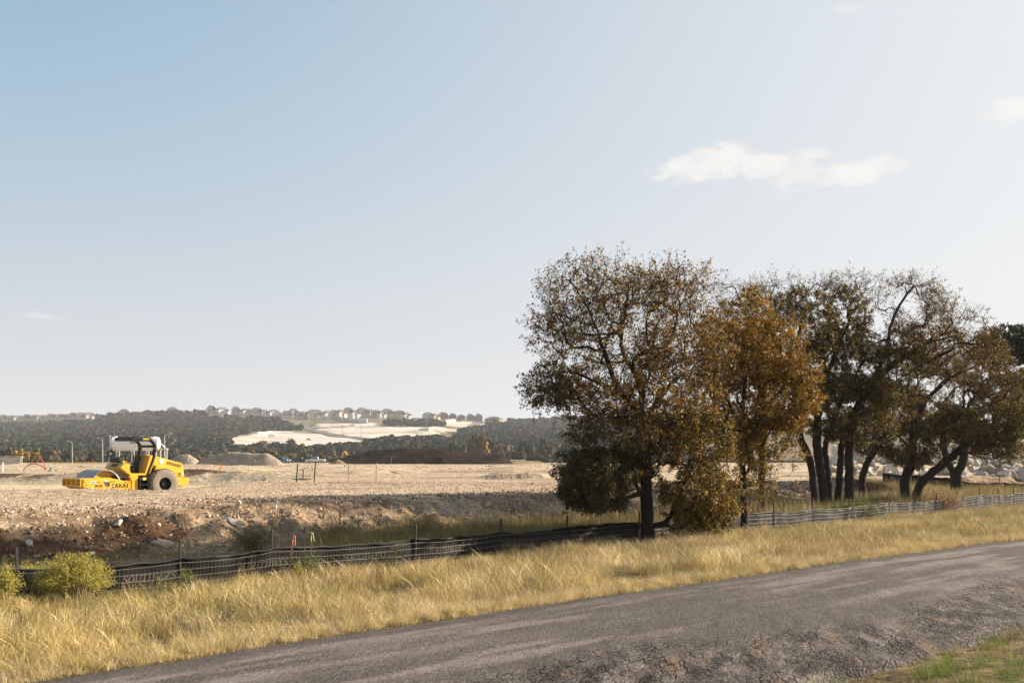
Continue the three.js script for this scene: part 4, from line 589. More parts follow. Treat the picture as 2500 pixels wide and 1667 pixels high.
  P('exhaust', merge([cyl(0.42, 2.25, -0.25, 0.06, 0.055, 0.55, 14), put(new THREE.CylinderGeometry(0.05, 0.055, 0.18, 12), 0.45, 2.55, -0.25, 0, 0, -0.5), rbx(0.42, 2.02, -0.25, 0.36, 0.1, 0.4)]), steelMat);
  P('rear_bumper', merge([prism([[0.62, 1.08], [1.44, 1.05], [1.44, 0.86], [1.08, 0.58], [0.62, 0.66]], -1.0, 1.0, 0.025), rbx(0.45, 0.8, 0, 0.9, 0.5, 0.9)]), yellow);
  P('rear_axle', merge([cyl(0, 0.76, 0, 0.13, 0.13, 1.5, 14, Math.PI / 2), rbx(-0.5, 0.85, 0, 0.9, 0.5, 0.8)]), blackPaint);
  for (const s of [1, -1]) P('handrail', tube([V(-2.02, 1.82, s * 0.84), V(-2.0, 2.2, s * 0.84), V(-1.85, 2.34, s * 0.84), V(-1.62, 2.3, s * 0.84), V(-1.6, 1.36, s * 0.84)], 0.02, 6, 24), blackPaint, tub);
  // wheels
  for (const s of [1, -1]) {
    const w = new THREE.Group(); w.name = 'wheel'; w.position.set(0, 0.77, s * 0.84); roller.add(w);
    const prof = [[0.33, -0.27], [0.36, -0.285], [0.5, -0.30], [0.66, -0.295], [0.735, -0.26], [0.76, -0.18], [0.765, 0], [0.76, 0.18], [0.735, 0.26], [0.66, 0.295], [0.5, 0.30], [0.36, 0.285], [0.33, 0.27]].map(([a, b]) => new THREE.Vector2(a, b));
    const tyre = P('tyre', put(new THREE.LatheGeometry(prof, 44), 0, 0, 0, Math.PI / 2), mat([0.23, 0.195, 0.16], { roughness: 0.97, bumpMap: grainBump, bumpScale: 0.02 }), w);
    const lug = []; for (let k = 0; k < 22; k++) for (const e of [-1, 1]) { const a = (k + (e > 0 ? 0.5 : 0)) / 22 * 6.2832, g = new THREE.BoxGeometry(0.045, 0.06, 0.3); g.applyMatrix4(new THREE.Matrix4().makeRotationY(e * 0.85)); g.translate(0, 0.758, e * 0.14); g.applyMatrix4(new THREE.Matrix4().makeRotationZ(a)); lug.push(g); }
    P('tread', merge(lug), mat([0.25, 0.215, 0.18], { roughness: 0.97 }), w);
    P('rim', merge([put(new THREE.LatheGeometry([[0.02, 0.06], [0.18, 0.06], [0.22, 0.02], [0.3, 0.05], [0.315, 0.24], [0.345, 0.28], [0.345, -0.28], [0.3, -0.2]].map(([a, b]) => new THREE.Vector2(a, b)), 36), 0, 0, 0, s * Math.PI / 2), cyl(0, 0, s * 0.09, 0.12, 0.11, 0.1, 18, Math.PI / 2), ...Array.from({ length: 8 }, (_, k) => cyl(0.16 * Math.cos(k * 0.785), 0.16 * Math.sin(k * 0.785), s * 0.07, 0.018, 0.018, 0.04, 6, Math.PI / 2))]), blackPaint, w);
  }
  letters('SAKAI', 0.225, letterMat, yoke, (o) => { o.position.set(-2.86, 0.63, 1.102); o.scale.set(1.0, 0.92, 1); });
  letters('0524', 0.15, letterMat, yoke, (o) => { o.position.set(-3.69, 0.67, 1.102); o.scale.set(0.82, 0.95, 1); });
  P('sticker', bx(-3.78, 0.90, 1.104, 0.3, 0.15, 0.006), whiteMat, yoke); letters('SAKAI', 0.06, letterMat, yoke, (o) => o.position.set(-3.90, 0.89, 1.109)); P('sticker_band', bx(-3.78, 0.848, 1.109, 0.27, 0.03, 0.004), mat([0.6, 0.06, 0.04]), yoke);
  P('sticker', bx(-3.1, 0.965, 1.104, 0.17, 0.055, 0.006), whiteMat, yoke); P('sticker', cyl(-3.22, 1.06, 1.102, 0.035, 0.035, 0.008, 12, Math.PI / 2), mat([0.35, 0.55, 0.6]), yoke); P('sticker', bx(-3.82, 0.62, 1.104, 0.11, 0.09, 0.006), whiteMat, yoke);
  const nt = new TextGeometry('SAKAI', { font, size: 0.2, depth: 0.006, curveSegments: 3, bevelEnabled: false }); nt.computeBoundingBox(); const nw = nt.boundingBox.max.x; nt.translate(-nw / 2, -0.1, 0);
  const nl = part(nose, 'lettering', nt, letterMat); nl.position.set(-2.165 - 0.026 * Math.sin(0.865) - 0.004, 1.725 + 0.026 * Math.cos(0.865) + 0.004, 0); nl.quaternion.setFromRotationMatrix(new THREE.Matrix4().makeBasis(V(0, 0, 1), V(Math.cos(0.865), Math.sin(0.865), 0), V(-Math.sin(0.865), Math.cos(0.865), 0)));
}

// ------------------------------------------------------------------ water tank on stilts
{
  const D = 190, p = at(330, 1130, D), w = thing('water_tank', 'white raised water tank on steel legs behind the road roller', 'water tank', V(p.x, groundY(p.x, D), -D), 0.16);
  const whitePaint = mat([0.74, 0.75, 0.76], { roughness: 0.45 });
  const prof = [[0, -4.5], [0.7, -4.46], [1.1, -4.35], [1.28, -4.2], [1.3, -4.1], [1.3, 4.1], [1.28, 4.2], [1.1, 4.35], [0.7, 4.46], [0, 4.5]].map(([a, b]) => new THREE.Vector2(a, b));
  const tank = part(w, 'tank', put(new THREE.LatheGeometry(prof, 40), 0, 4.15, 0, 0, 0, Math.PI / 2), whitePaint);
  part(tank, 'end_ring', put(new THREE.TorusGeometry(1.31, 0.06, 8, 36), -4.1, 4.15, 0, 0, Math.PI / 2), steelMat);
  const n = letters('NIECE', 0.36, mat([0.03, 0.03, 0.09]), tank, (o, b) => { o.position.set(-0.75, 4.2, 1.305); });
  for (const x of [-3.2, -0.5, 2.2, 3.6]) for (const z of [-0.95, 0.95]) part(w, 'leg', merge([bx(x, 1.75, z, 0.16, 3.7, 0.16)]), whitePaint);
  part(w, 'cross_frame', merge([-3.2, -0.5, 2.2, 3.6].flatMap((x) => [bx(x, 3.0, 0, 0.14, 0.14, 2.1)])), whitePaint);
  part(w, 'catwalk', merge([bx(4.9, 3.2, 0, 2.0, 0.12, 1.4), ...[-0.6, 0.6].map((z) => put(new THREE.CylinderGeometry(0.05, 0.05, 2.2, 6), 4.75, 4.1, z, 0, 0, 0.75)), ...[-0.6, 0.6].map((z) => bx(5.7, 1.6, z, 0.1, 3.2, 0.1))]), whitePaint);
  part(w, 'top_hatches', merge([-3.6, -1, 1.2, 3.5].map((x) => rbx(x, 5.5, 0, 0.4, 0.22, 0.4))), whitePaint);
  part(w, 'end_ladder', merge([...[-0.25, 0.25].map((z) => bx(-4.65, 4.2, z, 0.06, 2.8, 0.06)), ...range(2.9, 5.5, 0.3).map((y) => bx(-4.65, y, 0, 0.04, 0.04, 0.5)), bx(-4.2, 5.5, 0, 0.9, 0.06, 0.6), bx(-3.7, 5.7, 0.3, 0.06, 0.5, 0.06), bx(-4.6, 5.6, 0.3, 0.06, 0.5, 0.06)]), whitePaint);
  part(w, 'discharge_pump', merge([put(new THREE.TorusGeometry(0.45, 0.2, 12, 24), -4.3, 2.25, 0.9), cyl(-4.3, 2.25, 0.7, 0.5, 0.5, 0.3, 20, Math.PI / 2), bx(-4.35, 2.9, 0.4, 0.25, 0.7, 0.25)]), blackPaint); part(w, 'pump_hub', put(new THREE.TorusGeometry(0.2, 0.07, 8, 20), -4.3, 2.25, 1.02), whitePaint);
  part(w, 'hose', tube([V(-4.5, 1.9, 0.9), V(-4.6, 1.2, 0.9), V(-4.75, 0.5, 0.9), V(-4.8, 0, 0.9)], 0.06, 6, 12), whitePaint);
}

// ------------------------------------------------------------------ lamp posts, stakes, posts, pipes, wall
const galvanised = mat([0.62, 0.62, 0.62], { roughness: 0.45, metalness: 0.3 });
function lampPost(p, h, dir, label, group) { const t = thing('street_lamp', label, 'street lamp', p, 0, group); part(t, 'pole', put(new THREE.CylinderGeometry(h * 0.008, h * 0.014, h, 10), 0, h / 2, 0), galvanised); part(t, 'arm', tube([V(0, h - 0.05, 0), V(dir * h * 0.08, h * 1.07, 0), V(dir * h * 0.2, h * 1.1, 0)], h * 0.007, 6, 12), galvanised); part(t, 'lamp_head', rbx(dir * h * 0.225, h * 1.098, 0, h * 0.09, h * 0.022, h * 0.05, 0.02), galvanised); return t; }
lampPost(onGround((175 - CX) / F * 300, 300), 6.0, -1, 'street lamp at the far left, its arm pointing left, beside the round olive tree', 'street lamps at the edge of the site');
lampPost(onGround((249.5 - CX) / F * 300, 300), 7.0, -1, 'street lamp left of the water tank, its arm pointing left', 'street lamps at the edge of the site');
lampPost(onGround((401 - CX) / F * 300, 300), 8.1, 1, 'street lamp right of the water tank, its arm pointing right', 'street lamps at the edge of the site');
const stakeWood = mat([0.55, 0.33, 0.17]), stakeOrange = mat([0.75, 0.22, 0.05]), stakePink = mat([0.55, 0.16, 0.18]), paleLath = mat([0.72, 0.58, 0.42]), ribbonGreen = mat([0.38, 0.44, 0.16]);
function stake(px, D, h, tip, label, lean = 0) { const X = (px - CX) / F * D, t = thing('survey_stake', label, 'stake', onGround(X, D, -0.02), 0.3, 'survey stakes on the site'); t.rotation.z = lean; const w = D > 100 ? 0.05 : 0.035; part(t, 'shaft', merge([bx(0, h * 0.42, 0, w * 1.4, h * 0.84, w)]), tip === paleLath ? paleLath : stakeWood); part(t, 'painted_tip', merge([bx(0, h * 0.92, 0, w * 1.4, h * 0.16, w), bx(w * 0.9, h * 0.8, 0.01, w * 1.6, h * 0.1, 0.004)]), tip); return t; }
[[150, 262, 1.35, stakeOrange, 'short survey stake left of the first street lamp, beside the dug pit'], [164.5, 258, 1.3, stakeOrange, 'survey stake just left of the first street lamp, next to a like one'], [184, 262, 1.25, stakeOrange, 'orange tipped stake right of the first street lamp'], [225, 260, 1.4, stakeWood, 'pale stake with ribbon, left of the second street lamp'], [216, 280, 0.8, stakeOrange, 'small orange stake midway between the two left street lamps'], [229, 276, 0.9, stakeOrange, 'low orange stake beside the pale ribbon stake'], [257, 285, 0.9, stakeWood, 'small wooden stake right of the second street lamp'], [206, 285, 0.7, stakeOrange, 'tiny orange stake far behind the roller drum'],
  [498.5, 190, 1.05, stakeOrange, 'stake at the left foot of the long gravel pile'], [526, 186, 1.05, stakeOrange, 'second stake from the left before the long gravel pile'], [554, 186, 0.7, stakeOrange, 'short stake in the middle before the long gravel pile'], [493, 178, 1.1, stakePink, 'thin pink stake left of the long gravel pile'], [691.5, 215, 1.4, stakeOrange, 'tall stake in front of the blue pickup'], [669, 250, 1.1, stakeWood, 'pale stake behind the right end of the long gravel pile'], [955, 236, 2.0, stakeOrange, 'tall orange stake standing against the dark soil mound'], [77, 240, 1.2, stakeOrange, 'orange stake behind the orange conduit hoop'], [88, 245, 0.7, stakeOrange, 'small orange stake beside the conduit hoop'],
  [1256, 250, 0.9, stakeOrange, 'little orange stake before the white slabs'], [1480, 40, 0.5, stakeOrange, 'little stake in the shade behind the big elm']].forEach((a) => stake(...a));
stake(829, 30.3, 0.98, stakeOrange, 'thin wooden stake at the foot of the bank, right of the ribboned fence stakes');
stake(850, 62, 1.12, paleLath, 'white tipped lath standing on the open gravel, nearer the green posts');
stake(918, 62.5, 1.14, paleLath, 'white tipped lath standing on the open gravel, farther from the green posts');
stake(2396, 62, 0.6, stakePink, 'pink flagged stake in the dry field at the far right', 0.1);
stake(2160, 76.5, 0.75, ribbonGreen, 'lime green stake before the rock pile'); stake(2235, 76.4, 0.65, stakeOrange, 'orange stake before the rock pile beside the crooked trunk');
{ const D = 84, X = (537 - CX) / F * D, t = thing('crossed_stakes', 'two crossed orange stakes on the gravel right of the roller', 'stake', onGround(X, D)); part(t, 'stake', bx(0, 0.32, 0, 0.05, 0.7, 0.03, 0, 0, 0.12), stakeOrange); part(t, 'stake', bx(0.06, 0.28, 0.05, 0.05, 0.72, 0.03, 0, 0, -0.5), stakeOrange); }
for (const [px, D, h, lean, label] of [[722, 60, 1.38, -0.08, 'green steel post on the gravel, the lower one on the left of the pair'], [766, 61, 1.5, -0.07, 'green steel post on the gravel, the taller one on the right of the pair']]) { const X = (px - CX) / F * D, t = thing('steel_post', label, 'post', onGround(X, D, -0.1), 0.3, 'pair of green steel posts'); t.rotation.z = lean; const gp = mat([0.02, 0.075, 0.045], { roughness: 0.5 }); part(t, 'shaft', merge([bx(0, h * 0.46, 0, 0.07, h * 0.92, 0.02), bx(0, h * 0.46, -0.03, 0.02, h * 0.92, 0.05)]), gp); part(t, 'white_tip', bx(0, h * 0.96, 0, 0.075, h * 0.08, 0.024), whiteMat); }
{ const D = 66, X = (741 - CX) / F * D, t = thing('dead_sapling', 'dead sapling stub on a small dirt heap between the green posts', 'sapling', onGround(X, D)); const pv = (a) => a.map(([x, y, z]) => V(x, y, z)); part(t, 'stem', joinRaw([poly(pv([[0, 0, 0], [-0.05, 0.3, 0], [-0.02, 0.55, 0], [-0.1, 0.78, 0]]), [0.045, 0.04, 0.035, 0.02], 6), poly(pv([[-0.02, 0.55, 0], [-0.25, 0.68, 0.05], [-0.42, 0.62, 0]]), [0.025, 0.02, 0.01], 5), poly(pv([[-0.05, 0.66, 0], [0.1, 0.8, 0], [0.16, 0.78, 0]]), [0.025, 0.02, 0.01], 5)]), mat([0.16, 0.09, 0.05])); part(t, 'dirt_heap', put(rockGeo(77, 2), 0, 0, 0).scale(0.9, 0.22, 0.6), mat(DIRT)); }
{ // conduit hoops
  const orange = mat([0.46, 0.085, 0.03], { roughness: 0.5 }), D = 112, p = (x, y) => at(x, y, D), mk = (label, pts) => { const t = thing('conduit_pipe', label, 'pipe', V(0, 0, 0), 0, 'orange conduits curving out of the ground'); part(t, 'pipe', tube(pts, 0.055, 8, 40), orange); const a = pts[pts.length - 1], b = pts[pts.length - 2], d = a.clone().sub(b).normalize(); part(t, 'open_end', put(new THREE.CylinderGeometry(0.064, 0.064, 0.1, 10), 0, 0, 0).applyQuaternion(new THREE.Quaternion().setFromUnitVectors(V(0, 1, 0), d)).translate(a.x, a.y, a.z), mat([0.5, 0.45, 0.4])); };
  mk('tall orange conduit curling up and left from the ground at the far left', [p(111, 1149), p(109, 1138), p(103, 1126), p(94, 1114), p(82, 1107), p(67, 1103)]); mk('low orange conduit hoop below the tall curled one', [p(110, 1146), p(103, 1139), p(92, 1134), p(80, 1132), p(68, 1136), p(59, 1143), p(54, 1150)]);
}
{ const g = mat([0.05, 0.12, 0.09], { roughness: 0.4 }), X = (122 - CX) / F * 106, t = thing('pipe_stub', 'short green pipe stub beside the orange conduit hoop', 'pipe', onGround(X, 106)); part(t, 'riser', cyl(0, 0.15, 0, 0.07, 0.07, 0.4, 10), g); part(t, 'elbow', cyl(-0.12, 0.02, 0, 0.06, 0.06, 0.3, 10, 0, 0, 1.3), g); part(t, 'cap', cyl(0, 0.36, 0, 0.085, 0.085, 0.06, 12), g); }
{ const X = (5 - CX) / F * 105, t = thing('white_pipe', 'upright white plastic pipe at the far left edge of the site', 'pipe', onGround(X, 105)); part(t, 'pipe', cyl(0, 0.45, 0, 0.06, 0.06, 1.0, 10), whiteMat); part(t, 'collar', cyl(0, 0.93, 0, 0.075, 0.075, 0.1, 10), whiteMat); }
{ // limestone wall at the far left: courses of blocks
  const D = 228, h = 1.55, w = thing('stone_wall', 'pale limestone block wall ending left of the orange conduits', 'wall', onGround((22 - CX) / F * D, D)), kinds = [[0.58, 0.50, 0.40], [0.50, 0.43, 0.34], [0.63, 0.56, 0.46]].map((c) => mat(c)), r = rng(8), g = new RoundedBoxGeometry(0.78, 0.29, 0.42, 1, 0.02);
  for (let row = 0; row < 6; row++) for (let k = 0; k < 11; k++) { const b = part(w, 'block', g, kinds[Math.floor(r() * 3)]); b.position.set(-5.9 + k * 0.8 + (row % 2) * 0.4 - (k === 10 && row % 2 ? 0.8 * 0 : 0), 0.1 + row * 0.3, (r() - 0.5) * 0.06); }
  part(w, 'coping', merge([bx(-1.7, 1.92, 0, 9.2, 0.1, 0.5)]), kinds[2]);
}
{ // wooden stakes with ribbons by the fence
  for (const [px, D, h, rib, lean, label] of [[703, 21.6, 0.98, stakePink, -0.13, 'leaning wooden stake with a pink ribbon at the silt fence'], [761, 22.8, 0.95, ribbonGreen, 0.02, 'wooden stake with a lime green ribbon at the silt fence']]) { const X = (px - CX) / F * D, t = thing('ribbon_stake', label, 'stake', onGround(X, D), 0.6); t.rotation.z = lean; part(t, 'shaft', bx(0, h / 2, 0, 0.04, h, 0.025), mat([0.16, 0.10, 0.06])); part(t, 'ribbon', merge([bx(0.02, h - 0.06, 0.02, 0.05, 0.025, 0.03), put(new THREE.BoxGeometry(0.018, 0.2, 0.003), 0.045, h - 0.15, 0.03, 0.1, 0.4, 0.25), put(new THREE.BoxGeometry(0.022, 0.18, 0.003), -0.01, h - 0.14, 0.035, 0, 0.2, -0.1)]), rib); }
}
{ // white slabs on the rim
  const D = 285, p = at(1266, 1122, D), t = thing('slab_stack', 'stack of white concrete slabs beyond the dark soil mound', 'slabs', V(p.x, groundY(p.x, D), -D)), c = mat([0.72, 0.71, 0.69]), g = new RoundedBoxGeometry(5.2, 0.28, 1.2, 1, 0.03); for (let k = 0; k < 3; k++) { const s = part(t, 'slab', g, c); s.position.set(k * -0.35 + (k === 0 ? 0.6 : 0), 0.2 + k * 0.36, 0); } const s = part(t, 'slab', new RoundedBoxGeometry(3.0, 0.3, 1.2, 1, 0.03), c); s.position.set(2.6, 0.55, 0.3);
}

// ------------------------------------------------------------------ heaps
function heap(name, label, category, pxs, D, depth, m, heightAt, seedNoise, rough) { // a mound with its own ridge line: pxs = [[px, py of the crest]]
  const x0 = (pxs[0][0] - CX) / F * D, x1 = (pxs[pxs.length - 1][0] - CX) / F * D, nx = 90, nd = 30, pos = [], col = [], uv = [], idx = [];
  for (let j = 0; j <= nd; j++) for (let i = 0; i <= nx; i++) {
    const X = lerp(x0, x1, i / nx), px = CX + X / D * F, crest = EYE - (table(pxs, px) - HY) / F * D, Dd = D + (j / nd - 0.5) * depth, gy = groundY(X, Dd) - 0.25, h = Math.max(0, crest - gy), k = clamp(1 - Math.abs(j / nd - 0.5) * 2), pr = heightAt ? heightAt(k) : Math.min(1, k * 1.5) * (0.85 + 0.15 * smooth(0.5, 1, k));
    const y = gy + h * pr + (fbm(X * rough + seedNoise, Dd * rough, 4) - 0.5) * 0.5 * pr * clamp(h) + (fbm(X * 0.5 + seedNoise, Dd * 0.3 + 4, 3) - 0.5) * 0.5 * pr * clamp(h); pos.push(X, y, -Dd); uv.push(X / 5, Dd / 5); col.push(...m.tone(X, Dd, y));
    if (i < nx && j < nd) { const o = j * (nx + 1) + i; idx.push(o, o + 1, o + nx + 1, o + 1, o + nx + 2, o + nx + 1); }
  }
  const g = new THREE.BufferGeometry(); g.setAttribute('position', new THREE.Float32BufferAttribute(pos, 3)); g.setAttribute('color', new THREE.Float32BufferAttribute(col, 3)); g.setAttribute('uv', new THREE.Float32BufferAttribute(uv, 2)); g.setIndex(idx); g.computeVertexNormals(); return single(name, g, groundMat, label, category);
}
const sandTone = { tone: (X, D) => mix3([0.44, 0.38, 0.305], [0.37, 0.32, 0.255], fbm(X * 2, D * 2, 3)) }, earthTone = { tone: (X, D) => mix3([0.016, 0.0095, 0.0065], [0.055, 0.031, 0.02], smooth(0.35, 0.7, fbm(X * 0.5, D * 0.5, 4))) };
heap('gravel_pile', 'long pale gravel pile right of the road roller', 'gravel pile', [[474, 1140], [492, 1122], [510, 1111], [540, 1107], [560, 1103], [578, 1103], [600, 1106], [618, 1106], [640, 1104], [655, 1107], [672, 1119], [694, 1136]], 204, 6.4, sandTone, null, 3, 0.35);
heap('gravel_pile', 'smaller pale gravel pile half hidden behind the road roller', 'gravel pile', [[398, 1142], [420, 1118], [432, 1112], [447, 1109], [462, 1110], [474, 1118], [492, 1136]], 216, 6, sandTone, null, 13, 0.4);
heap('soil_mound', 'long low mound of dark topsoil in the middle distance', 'soil mound', [[826, 1136], [845, 1118], [870, 1108], [900, 1102], [950, 1097], [1000, 1094], [1060, 1097], [1130, 1104], [1190, 1109], [1225, 1112], [1240, 1119], [1256, 1134]], 262, 20, earthTone, (k) => Math.min(1, k * 1.35), 5, 0.5);
heap('soil_mound', 'lower hump of dark soil in front of the long topsoil mound', 'soil mound', [[1020, 1136], [1050, 1121], [1080, 1115], [1120, 1118], [1160, 1122], [1200, 1127], [1230, 1136]], 246, 8, earthTone, null, 8, 0.6);
heap('soil_mound', 'small brown dirt heap left of the long topsoil mound', 'soil mound', [[798, 1136], [815, 1125], [824, 1122], [834, 1124], [850, 1136]], 250, 6, { tone: (X, D) => mix3([0.26, 0.18, 0.12], [0.36, 0.26, 0.18], fbm(X, D)) }, null, 18, 0.6);

// ------------------------------------------------------------------ pickups and excavator beyond the site
function pickup(px, D, paint, label, turn = 0, len = 5.7) {
  const X = (px - CX) / F * D, t = thing('pickup_truck', label, 'pickup truck', onGround(X, D), turn, 'pickups parked beyond the site'), b = mat(paint, { roughness: 0.35 }), glass = mat([0.03, 0.04, 0.055], { roughness: 0.1 });
  part(t, 'body', prism([[-2.85, 0.5], [-2.85, 1.0], [-2.7, 1.1], [-1.45, 1.18], [-1.0, 1.22], [0.95, 1.25], [2.85, 1.22], [2.88, 0.55], [2.4, 0.45], [-2.5, 0.42]], -0.95, 0.95, 0.05), b);
  const cab = part(t, 'cab', prism([[-1.35, 1.2], [-0.65, 1.86], [0.7, 1.9], [0.92, 1.24]], -0.82, 0.82, 0.05), b); for (const z of [0.825, -0.825]) { part(cab, 'side_window', prism([[-1.05, 1.28], [-0.6, 1.76], [-0.05, 1.78], [-0.05, 1.28]], z - 0.012, z + 0.012, 0), glass); part(cab, 'side_window', prism([[0.02, 1.28], [0.02, 1.78], [0.62, 1.78], [0.74, 1.3]], z - 0.012, z + 0.012, 0), glass); }
  part(cab, 'windscreen', put(new THREE.BoxGeometry(0.03, 0.78, 1.4), -1.04, 1.54, 0, 0, 0, -0.81), glass); for (const [x, z] of [[-1.85, 0.85], [-1.85, -0.85], [1.75, 0.85], [1.75, -0.85]]) { const w = part(t, 'wheel', cyl(x, 0.4, z, 0.4, 0.4, 0.25, 20, Math.PI / 2), blackPlastic); part(w, 'rim', cyl(x, 0.4, z * 1.15, 0.22, 0.22, 0.05, 14, Math.PI / 2), galvanised); }
  part(t, 'bed_floor', bx(1.9, 1.26, 0, 1.7, 0.02, 1.6), blackPlastic); for (const z of [-0.7, 0.7]) part(t, 'headlight', rbx(-2.86, 0.92, z, 0.06, 0.16, 0.3, 0.02), mat([0.8, 0.8, 0.8], { roughness: 0.2 })); return t;
}
pickup(688, 300, [0.05, 0.11, 0.2], 'blue pickup half hidden by the long gravel pile', 2.6); pickup(731, 305, [0.03, 0.035, 0.045], 'dark pickup between the blue and the white one', 0.2); pickup(770, 300, [0.72, 0.73, 0.74], 'white pickup parked left of the topsoil mound', 0.12);
{ const D = 305, X = (855 - CX) / F * D, t = thing('excavator', 'yellow excavator working behind the topsoil mound, only its arm showing', 'excavator', onGround(X, D)), y = mat([0.72, 0.42, 0.03], { roughness: 0.5 }); for (const z of [-1, 1]) part(t, 'track', rbx(0, 0.45, z, 3.6, 0.85, 0.55, 0.2), blackPaint); part(t, 'house', rbx(0.5, 1.5, 0, 2.8, 1.1, 2.2, 0.1), y); part(t, 'cab', rbx(-0.4, 1.7, 0.7, 1.2, 1.5, 0.9, 0.1), blackPlastic); part(t, 'boom', prism([[-0.8, 1.2], [-1.2, 2.6], [-1.9, 3.6], [-1.6, 3.8], [-0.8, 2.8], [-0.3, 1.5]], -0.18, 0.18), y); part(t, 'arm', prism([[-1.9, 3.75], [-1.55, 3.7], [-0.9, 2.3], [-1.1, 2.2]], 0.2, 0.45), y); part(t, 'bucket', prism([[-3.0, 1.7], [-2.6, 2.3], [-2.2, 2.1], [-2.4, 1.5]], -0.4, 0.4), steelMat); part(t, 'stick', prism([[-1.95, 3.75], [-1.7, 3.55], [-2.5, 2.1], [-2.75, 2.25]], -0.15, 0.15), y); }

// ------------------------------------------------------------------ rock pile behind the dry field
{
  const r = rng(55), pile = thing('rock_pile', 'pile of white limestone boulders behind the second silt fence', 'rock pile', V(34, 0.3, -82)), mats = [[0.52, 0.46, 0.39], [0.44, 0.38, 0.32], [0.58, 0.53, 0.46], [0.36, 0.31, 0.26]].map((c) => mat(c, { bumpMap: grainBump, bumpScale: 0.03 })), geos = Array.from({ length: 7 }, (_, k) => rockGeo(200 + k, 1, 0.9));
  const core = new THREE.Mesh(put(rockGeo(300, 2), 0, 0, 0).scale(17, 2.0, 3.2), mats[3]); core.name = 'core'; core.position.set(6, -0.6, -2.6); pile.add(core); finish(core);
  for (let row = 0; row < 5; row++) for (let x = -9 + row * 0.3; x < 26; x += rr(0.65, 1.0, r)) { const s = rr(0.32, 0.62, r), m = part(pile, 'rock', geos[Math.floor(r() * 7)], mats[Math.floor(r() * 4)]); m.position.set(x + rr(-0.2, 0.2, r), 0.25 + row * 0.48 + rr(-0.12, 0.12, r), 1.1 - row * 0.75 + rr(-0.25, 0.25, r) - x * 0.06); m.scale.set(s * rr(0.9, 1.4, r), s * rr(0.7, 1.05, r), s * rr(0.9, 1.2, r)); m.rotation.set(r() * 0.8, r() * 6.28, r() * 0.8); }
}
// larger single stones on the bank
{
  const lm = [[0.50, 0.45, 0.39], [0.43, 0.38, 0.32]].map((c) => mat(c, { bumpMap: grainBump, bumpScale: 0.02 }));
  const S = [[570, 1279, 0.40, 0.16, 'long white boulder on the bank, high up left of the middle'], [392, 1338, 0.36, 0.2, 'slanting white boulder low on the bank above the fence post'], [288, 1286, 0.17, 0.17, 'rounded pale stone at the upper rim of the brown soil patch'], [224, 1357, 0.17, 0.11, 'pale flat stone beside the big yellow bush'], [72, 1333, 0.13, 0.14, 'grey stone in the gravel at the far left of the bank'], [380, 1231, 0.14, 0.13, 'small pinkish stone on the rim of the site'], [581, 1238, 0.13, 0.18, 'upright pale stone on the rim above the long boulder'], [200, 1208, 0.2, 0.08, 'flat white stone just in front of the roller'], [1190, 1240, 0.16, 0.12, 'grey stone in the shaded bank, left of the white group'], [1253, 1268, 0.28, 0.14, 'first white rock of the group in the bank shade'], [1275, 1265, 0.26, 0.17, 'second white rock of the group in the bank shade'], [1310, 1263, 0.24, 0.15, 'third white rock of the group in the bank shade'], [1330, 1270, 0.22, 0.12, 'lowest white rock of the group in the bank shade'], [498, 1353, 0.14, 0.12, 'small white stone among the weeds behind the fence']];
  S.forEach(([px, py, w, h, label], i) => { let D = hit(px, py, 20, 200); for (let d = 18; d < 60; d += 0.1) if (groundY((px - CX) / F * d, d) >= EYE - (py - HY) / F * d) { D = d; break; } const X = (px - CX) / F * D, m = single('boulder', rockGeo(400 + i, 2, 0.25), lm[i % 2], label, 'boulder', 'larger stones on the bank'); m.position.copy(onGround(X, D, h * 0.35)); m.scale.set(w, h, w * 0.7); m.rotation.set(0.1, i * 0.7, (i % 3 - 1) * 0.2); });
  const rs = single('boulder', rockGeo(431, 2, 0.25), lm[0], 'small white rock at the grass edge of the road', 'boulder'); { const D = 20.2, X = (2190 - CX) / F * D; rs.position.copy(onGround(X, D, 0.03)); rs.scale.set(0.16, 0.09, 0.11); }
}

